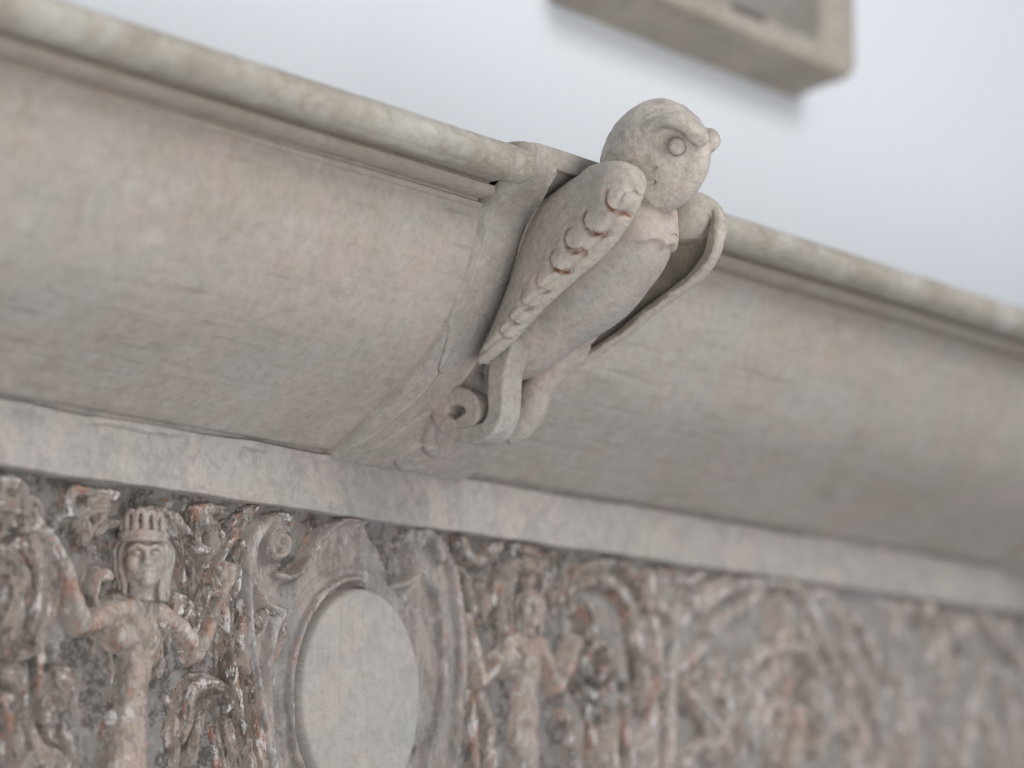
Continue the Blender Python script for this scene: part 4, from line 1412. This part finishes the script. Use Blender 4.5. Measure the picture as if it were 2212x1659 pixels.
for a in range(7):
    G(ml, Z3, mm, [(1060 + a * 28, 1420), (1075 + a * 30, 1550), (1100 + a * 30, 1700)], 7, 0.0022)
ml.rough(151)
ml.mesh('foliage', m_relief, frz)

# --- cartouche with oval medallion
mm = 0.000114
ct = Relief(-0.285, 0.015, BOTZ, -0.0525, 0.0008)
PO = [Z4(p, -0.008) for p in ((250, 560), (205, 430), (235, 290), (300, 190), (390, 170), (455, 240), (480, 340), (450, 425), (400, 520), (470, 545), (545, 500), (600, 390), (690, 270), (790, 205), (905, 220), (945, 320), (1000, 390), (1040, 520), (1065, 610), (1180, 560), (1195, 440), (1165, 300), (1210, 225), (1290, 245), (1350, 350), (1420, 500), (1470, 760), (1490, 1050), (1470, 1350), (1420, 1600), (1400, 1900), (400, 1900), (340, 1500), (270, 1150), (225, 850))]
ct.plate(PO, -0.0078, 0.004, dish=0.004, dw=0.007)
# raised outer border
T(ct, Z4, mm, [(212, 420, 16), (220, 600, 18), (230, 850, 20), (265, 1100, 20), (310, 1350, 20), (370, 1700, 20)], hc=-0.009)
T(ct, Z4, mm, [(245, 560, 12), (290, 650, 15), (350, 715, 16), (430, 745, 14)], hc=-0.007)
T(ct, Z4, mm, [(430, 745, 18), (375, 850, 20), (345, 1000, 22), (335, 1200, 22), (350, 1450, 22), (385, 1750, 22)], hc=-0.0085)
T(ct, Z4, mm, [(395, 535, 15), (470, 548, 15), (545, 500, 15), (605, 390, 15), (700, 268, 15), (800, 210, 15), (910, 222, 14)], hc=-0.008)
T(ct, Z4, mm, [(1320, 320, 30), (1400, 500, 34), (1440, 760, 36), (1460, 1050, 36), (1440, 1350, 36), (1395, 1700, 36)], hc=-0.012)
T(ct, Z4, mm, [(1240, 520, 20), (1320, 700, 24), (1350, 950, 26), (1345, 1250, 26), (1290, 1500, 24), (1240, 1750, 24)], hc=-0.011)
# top-left volute
vol = []
for i in range(22):
    a = math.radians(120 - i * 28)
    rr_ = 100 - i * 3.9
    x, z = Z4((405 - math.cos(a) * rr_ * 0.72, 350 - math.sin(a) * rr_ * 1.0), -0.004)
    vol.append((x, z, (24 - i * 0.55) * mm, -0.006 + i * 0.0003))
ct.tube(vol, 0.0012, n=2)
T(ct, Z4, mm, [(260, 560, 16), (235, 440, 24), (260, 320, 34), (330, 230, 36), (410, 215, 28)], hc=-0.009)
# right curl
T(ct, Z4, mm, [(1190, 480, 26), (1200, 380, 40), (1240, 290, 44), (1290, 310, 40), (1340, 430, 34)], hc=-0.010)
T(ct, Z4, mm, [(1060, 600, 14), (1120, 590, 20), (1190, 545, 18), (1215, 490, 12)], hc=-0.011)
# concave sweep of the arch
G(ct, Z4, mm, [(480, 640), (600, 560), (700, 470), (800, 420), (900, 450)], 80, 0.0025)
# sight ring and moat round the medallion
ecx, ecz = Z4((845, 1250), -0.010)
el = [Z4((845 + 360 * math.cos(t), 1250 - 655 * math.sin(t)), -0.010) for t in np.linspace(0, 2 * math.pi, 49)[:-1]]
sdE = sd_polygon(np.array(el), ct.X, ct.Z)
inner_cut = -0.0150 + 0.0 * sdE
lef = 1 - sstep(ecx - 0.004, ecx + 0.020, ct.X)
ct.h = np.where(sdE < 0.0035, np.minimum(ct.h, inner_cut + 9.0 * np.maximum(sdE + 0.0028 - 0.0038 * lef, 0)), ct.h)
ringh = -0.0075 + np.sqrt(np.clip(0.0024 ** 2 - (sdE - 0.0050) ** 2, 0, 1)) * 0.8 - 0.006 * (1 - lef)
ct.h = np.where(np.abs(sdE - 0.0050) < 0.0024, smax(ct.h, ringh, 0.001), ct.h)
ct.h -= 0.0022 * np.exp(-((sdE - 0.0145) / 0.0016) ** 2) * (ct.h > -0.03)
ct.rough(161, 0.0006)
cto = ct.mesh('cartouche', m_cart, frz)
md_ = Relief(-0.215, -0.02, BOTZ, -0.10, 0.0009)
sdM = sd_polygon(np.array(el), md_.X, md_.Z)
md_.h = (-0.0040 - 0.8 * np.maximum(sdM + 0.0055, 0) - 8.0 * np.maximum(sdM + 0.0028, 0)).astype(np.float32)
md_.h += 0.0015 * (1 - ((md_.X - ecx) / 0.085) ** 2).clip(0, 1)
xj = Z4((850, 1200), -0.009)[0]
md_.h -= 0.0006 * np.exp(-((md_.X - xj - 0.0005 * vnoise(md_.Z * 30, md_.Z * 0)) / 0.0007) ** 2)
md_.h += 0.00035 * fbm(md_.X * 60, md_.Z * 14, oct=3, seed=171)
md_.mesh('medallion', m_medal, cto)

# --- second figure
mm = 0.000106
f2 = Relief(-0.035, 0.155, BOTZ, -0.0525, 0.0009)
T(f2, Z5, mm, [(580, 780, 100), (580, 920, 125), (570, 1080, 118), (560, 1250, 128), (560, 1450, 140), (560, 1700, 140)], hc=-0.020)
T(f2, Z5, mm, [(470, 800, 66), (580, 760, 72), (680, 830, 62)], hc=-0.015)
T(f2, Z5, mm, [(460, 860, 50), (360, 980, 45), (270, 1075, 38)], hc=-0.011)
T(f2, Z5, mm, [(270, 1075, 38), (245, 940, 35), (215, 820, 38), (180, 700, 34), (165, 620, 28)], hc=-0.011)
T(f2, Z5, mm, [(690, 850, 50), (740, 980, 45), (790, 1120, 38)], hc=-0.012)
T(f2, Z5, mm, [(790, 1120, 38), (850, 1000, 35), (900, 870, 30), (930, 780, 24)], hc=-0.010)
f2.dome(*Z5((530, 930), 0), 0.009, 0.0105, -0.010, 0.0080)
f2.dome(*Z5((640, 930), 0), 0.009, 0.0105, -0.010, 0.0080)
T(f2, Z5, mm, [(590, 760, 46), (590, 690, 42)], hc=-0.012)
f2.rough(181)
fig2 = f2.mesh('figure', m_fig, frz)
carve_head(fig2, 1141, 1312, -0.0030, 0.90, 0.45, 191, crown=False)
f2k = Relief(-0.03, 0.155, -0.19, -0.0525, 0.0008)
f2k.flute = 0.003
for dx, hc in ((0, -0.012), (-50, -0.014), (-110, -0.017)):
    T(f2k, Z5, mm, [(520 + dx, 300, 26), (470 + dx, 400, 28), (450 + dx, 520, 28), (450 + dx, 640, 24), (470 + dx, 740, 16)], hc=hc)
for dx in (0, 60):
    T(f2k, Z5, mm, [(690 + dx, 200, 24), (750 + dx, 290, 30), (770 + dx, 400, 28), (740 + dx, 520, 18)], hc=-0.012)
T(f2k, Z5, mm, [(450, 320, 40), (540, 260, 50), (640, 280, 46), (700, 340, 34)], hc=-0.008)
T(f2k, Z5, mm, [(470, 200, 30), (500, 130, 34), (560, 100, 34), (590, 160, 26), (540, 200, 22)], hc=-0.010)
T(f2k, Z5, mm, [(600, 200, 22), (640, 120, 30), (670, 80, 24)], hc=-0.012)
f2k.rough(201, 0.0007)
f2k.mesh('headdress', m_relief, fig2)

# --- scroll right of the second figure
sc = Relief(-0.045, 0.36, BOTZ, -0.0525, 0.0010)
sc.flute = 0.0036
fill(sc, 20, 3, 1.1, 0.002)
T(sc, Z5, mm, [(130, 60, 30), (160, 160, 36), (240, 240, 36), (330, 215, 34), (390, 130, 30), (400, 60, 24)], hc=-0.010)
T(sc, Z5, mm, [(100, 300, 22), (170, 420, 28), (200, 560, 26), (160, 700, 24)], hc=-0.016)
T(sc, Z5, mm, [(860, 470, 30), (960, 400, 38), (1060, 370, 44), (1180, 400, 46), (1270, 510, 44), (1330, 680, 42), (1370, 880, 40), (1385, 1060, 36), (1370, 1250, 32)], hc=-0.009)
T(sc, Z5, mm, [(850, 360, 26), (960, 290, 32), (1100, 255, 36), (1250, 290, 36), (1350, 400, 34), (1420, 560, 32)], hc=-0.013)
T(sc, Z5, mm, [(880, 560, 24), (960, 640, 28), (940, 760, 30), (900, 850, 26)], hc=-0.015)
ell_ = []
for i in range(26):
    a = math.radians(100 + i * 24)
    k_ = 1 - i * 0.029
    x, z = Z5((1085 + math.cos(a) * 165 * k_, 960 - math.sin(a) * 250 * k_), -0.004)
    ell_.append((x, z, (40 - i * 0.7) * mm, -0.010 + i * 0.0002))
sc.tube(ell_, 0.0015, n=2)
T(sc, Z5, mm, [(1250, 1100, 26), (1260, 1300, 28), (1240, 1500, 28), (1230, 1750, 28)], hc=-0.015)
T(sc, Z5, mm, [(830, 1280, 26), (870, 1420, 32), (900, 1600, 32), (920, 1750, 30)], hc=-0.014)
T(sc, Z5, mm, [(980, 1240, 34), (1010, 1400, 38), (1020, 1580, 38), (1020, 1750, 38)], hc=-0.015)
T(sc, Z5, mm, [(250, 1150, 24), (300, 1300, 30), (320, 1500, 32), (320, 1700, 30)], hc=-0.017)
T(sc, Z5, mm, [(170, 1150, 20), (200, 1400, 26), (210, 1700, 26)], hc=-0.018)
T(sc, Z5, mm, [(1120, 1260, 24), (1150, 1450, 26), (1150, 1700, 26)], hc=-0.018)
for a in range(5):
    G(sc, Z5, mm, [(1000 + a * 14, 480 + a * 6), (1120 + a * 12, 520 + a * 30), (1180 + a * 10, 680 + a * 30)], 8, 0.0016)
sc.rough(211)
sc.mesh('scroll', m_relief, frz)

# --- stem with branching leaves
st = Relief(0.13, 0.48, BOTZ, -0.0525, 0.0011)
st.flute = 0.0036
fill(st, 16, 4, 1.3, 0.003)
T(st, Z5, mm, [(1600, 560, 34), (1590, 800, 42), (1570, 1100, 46), (1560, 1400, 48), (1540, 1750, 50)], hc=-0.013)
T(st, Z5, mm, [(1620, 700, 36), (1700, 580, 40), (1800, 470, 42), (1900, 400, 36), (1960, 330, 24)], hc=-0.010)
T(st, Z5, mm, [(1580, 640, 34), (1500, 560, 40), (1440, 440, 44), (1420, 330, 34)], hc=-0.013)
T(st, Z5, mm, [(1440, 640, 30), (1470, 780, 40), (1460, 920, 36)], hc=-0.015)
T(st, Z5, mm, [(1620, 980, 30), (1720, 900, 36), (1820, 800, 36), (1900, 700, 30), (1960, 620, 22)], hc=-0.011)
T(st, Z5, mm, [(1440, 1150, 30), (1430, 1300, 40), (1420, 1480, 44), (1400, 1700, 40)], hc=-0.014)
T(st, Z5, mm, [(1650, 1080, 26), (1730, 1200, 34), (1850, 1310, 34), (1930, 1470, 30), (1990, 1640, 26)], hc=-0.013)
T(st, Z5, mm, [(1760, 1180, 24), (1820, 1110, 34), (1920, 1110, 34), (1980, 1180, 24)], hc=-0.010)
T(st, Z5, mm, [(1680, 1640, 40), (1740, 1520, 40), (1830, 1490, 36), (1900, 1580, 30)], hc=-0.010)
T(st, Z5, mm, [(1800, 200, 24), (1780, 300, 32), (1700, 380, 30)], hc=-0.015)
T(st, Z5, mm, [(1250, 150, 20), (1350, 210, 26), (1480, 200, 26), (1560, 300, 26)], hc=-0.018)
for a in range(5):
    G(st, Z5, mm, [(1700 + a * 26, 560 - a * 10), (1790 + a * 26, 480 - a * 10), (1880 + a * 20, 400 - a * 10)], 8, 0.0018)
st.rough(221)
st.mesh('stem', m_pale, frz)

# --- far leafage, putto and straps
mm = 0.000126
fa = Relief(0.27, 0.66, BOTZ, -0.0525, 0.0012)
fa.flute = 0.0036
fill(fa, 14, 5, 1.5, 0.003)
T(fa, Z6, mm, [(60, 560, 26), (200, 440, 34), (400, 380, 38), (580, 375, 40), (720, 430, 40), (800, 560, 38), (860, 720, 34), (930, 880, 30)], hc=-0.010)
T(fa, Z6, mm, [(120, 720, 34), (220, 620, 38), (330, 540, 36), (450, 450, 28)], hc=-0.009)
T(fa, Z6, mm, [(590, 480, 28), (630, 580, 36), (620, 700, 34), (560, 760, 26)], hc=-0.013)
T(fa, Z6, mm, [(690, 470, 20), (740, 620, 24), (740, 760, 22)], hc=-0.018)
T(fa, Z6, mm, [(380, 960, 34), (460, 860, 38), (600, 810, 40), (740, 830, 40), (830, 930, 38), (870, 1080, 36), (880, 1240, 30)], hc=-0.011)
T(fa, Z6, mm, [(800, 600, 24), (920, 830, 26), (1010, 1020, 28), (1060, 1200, 26), (1010, 1330, 22)], hc=-0.009)
T(fa, Z6, mm, [(900, 420, 26), (990, 620, 30), (1080, 830, 32), (1160, 1050, 34), (1240, 1260, 34), (1320, 1480, 34)], hc=-0.010)
T(fa, Z6, mm, [(1080, 620, 24), (1200, 820, 28), (1250, 950, 28), (1350, 1010, 28), (1470, 990, 30), (1540, 880, 30), (1530, 740, 28), (1490, 660, 24)], hc=-0.010)
T(fa, Z6, mm, [(300, 960, 24), (350, 1100, 28), (390, 1260, 28), (400, 1450, 28)], hc=-0.015)
T(fa, Z6, mm, [(450, 1000, 24), (420, 1150, 26), (440, 1320, 26)], hc=-0.015)
T(fa, Z6, mm, [(960, 1360, 50), (1060, 1300, 50), (1120, 1420, 50), (1050, 1600, 60)], hc=-0.018)
T(fa, Z6, mm, [(60, 1200, 16), (140, 1130, 20), (230, 1170, 18), (220, 1240, 16), (120, 1240, 14)], hc=-0.010)
fa.rough(231)
fa.mesh('leaf_scroll', m_pale, frz)
pu = Relief(0.36, 0.60, BOTZ, -0.0525, 0.0012)
T(pu, Z6, mm, [(700, 1250, 60), (690, 1400, 80), (660, 1600, 90)], hc=-0.014)
T(pu, Z6, mm, [(800, 1290, 40), (850, 1400, 42), (840, 1500, 36)], hc=-0.009)
T(pu, Z6, mm, [(620, 1290, 34), (560, 1420, 36), (540, 1560, 34)], hc=-0.011)
T(pu, Z6, mm, [(640, 1040, 26), (600, 1120, 30), (590, 1200, 24)], hc=-0.014)
pu.rough(241)
pf = pu.mesh('figure', m_fig, frz)
carve_head(pf, 1752, 1503, -0.0040, 0.95, 0.3, 245, crown=False)
fb = Relief(0.56, 0.98, BOTZ, -0.0525, 0.0014)
fb.flute = 0.0036
fill(fb, 16, 6, 1.8, 0.003)
fb.dome(*Z6((1550, 560), -0.004), 0.0130, 0.0110, -0.015, 0.0170)
fb.dome(*Z6((1800, 690), -0.004), 0.0150, 0.0170, -0.015, 0.0190)
T(fb, Z6, mm, [(1600, 600, 34), (1650, 760, 34), (1660, 950, 30), (1680, 1150, 28)], hc=-0.014)
T(fb, Z6, mm, [(1890, 520, 30), (1980, 640, 36), (2080, 760, 40), (2200, 900, 44), (2300, 1050, 44)], hc=-0.009)
T(fb, Z6, mm, [(1950, 980, 44), (1900, 1150, 60), (1850, 1350, 66), (1800, 1600, 66)], hc=-0.015)
T(fb, Z6, mm, [(2000, 950, 30), (2080, 1050, 32), (2120, 1200, 32), (2160, 1400, 32), (2180, 1640, 32)], hc=-0.012)
T(fb, Z6, mm, [(1950, 1280, 34), (2000, 1380, 44), (2020, 1600, 44)], hc=-0.014)
T(fb, Z6, mm, [(1400, 1150, 90), (1420, 1350, 100), (1450, 1600, 100)], hc=-0.021)
T(fb, Z6, mm, [(1700, 1380, 24), (1720, 1500, 28), (1650, 1600, 28)], hc=-0.012)
T(fb, Z6, mm, [(1150, 460, 22), (1240, 520, 26), (1330, 640, 28), (1380, 740, 24)], hc=-0.016)
T(fb, Z6, mm, [(2100, 1000, 60), (2240, 1150, 70), (2300, 1500, 70)], hc=-0.019)
fb.rough(251)
fb.mesh('leaf_scroll', m_pale, frz)
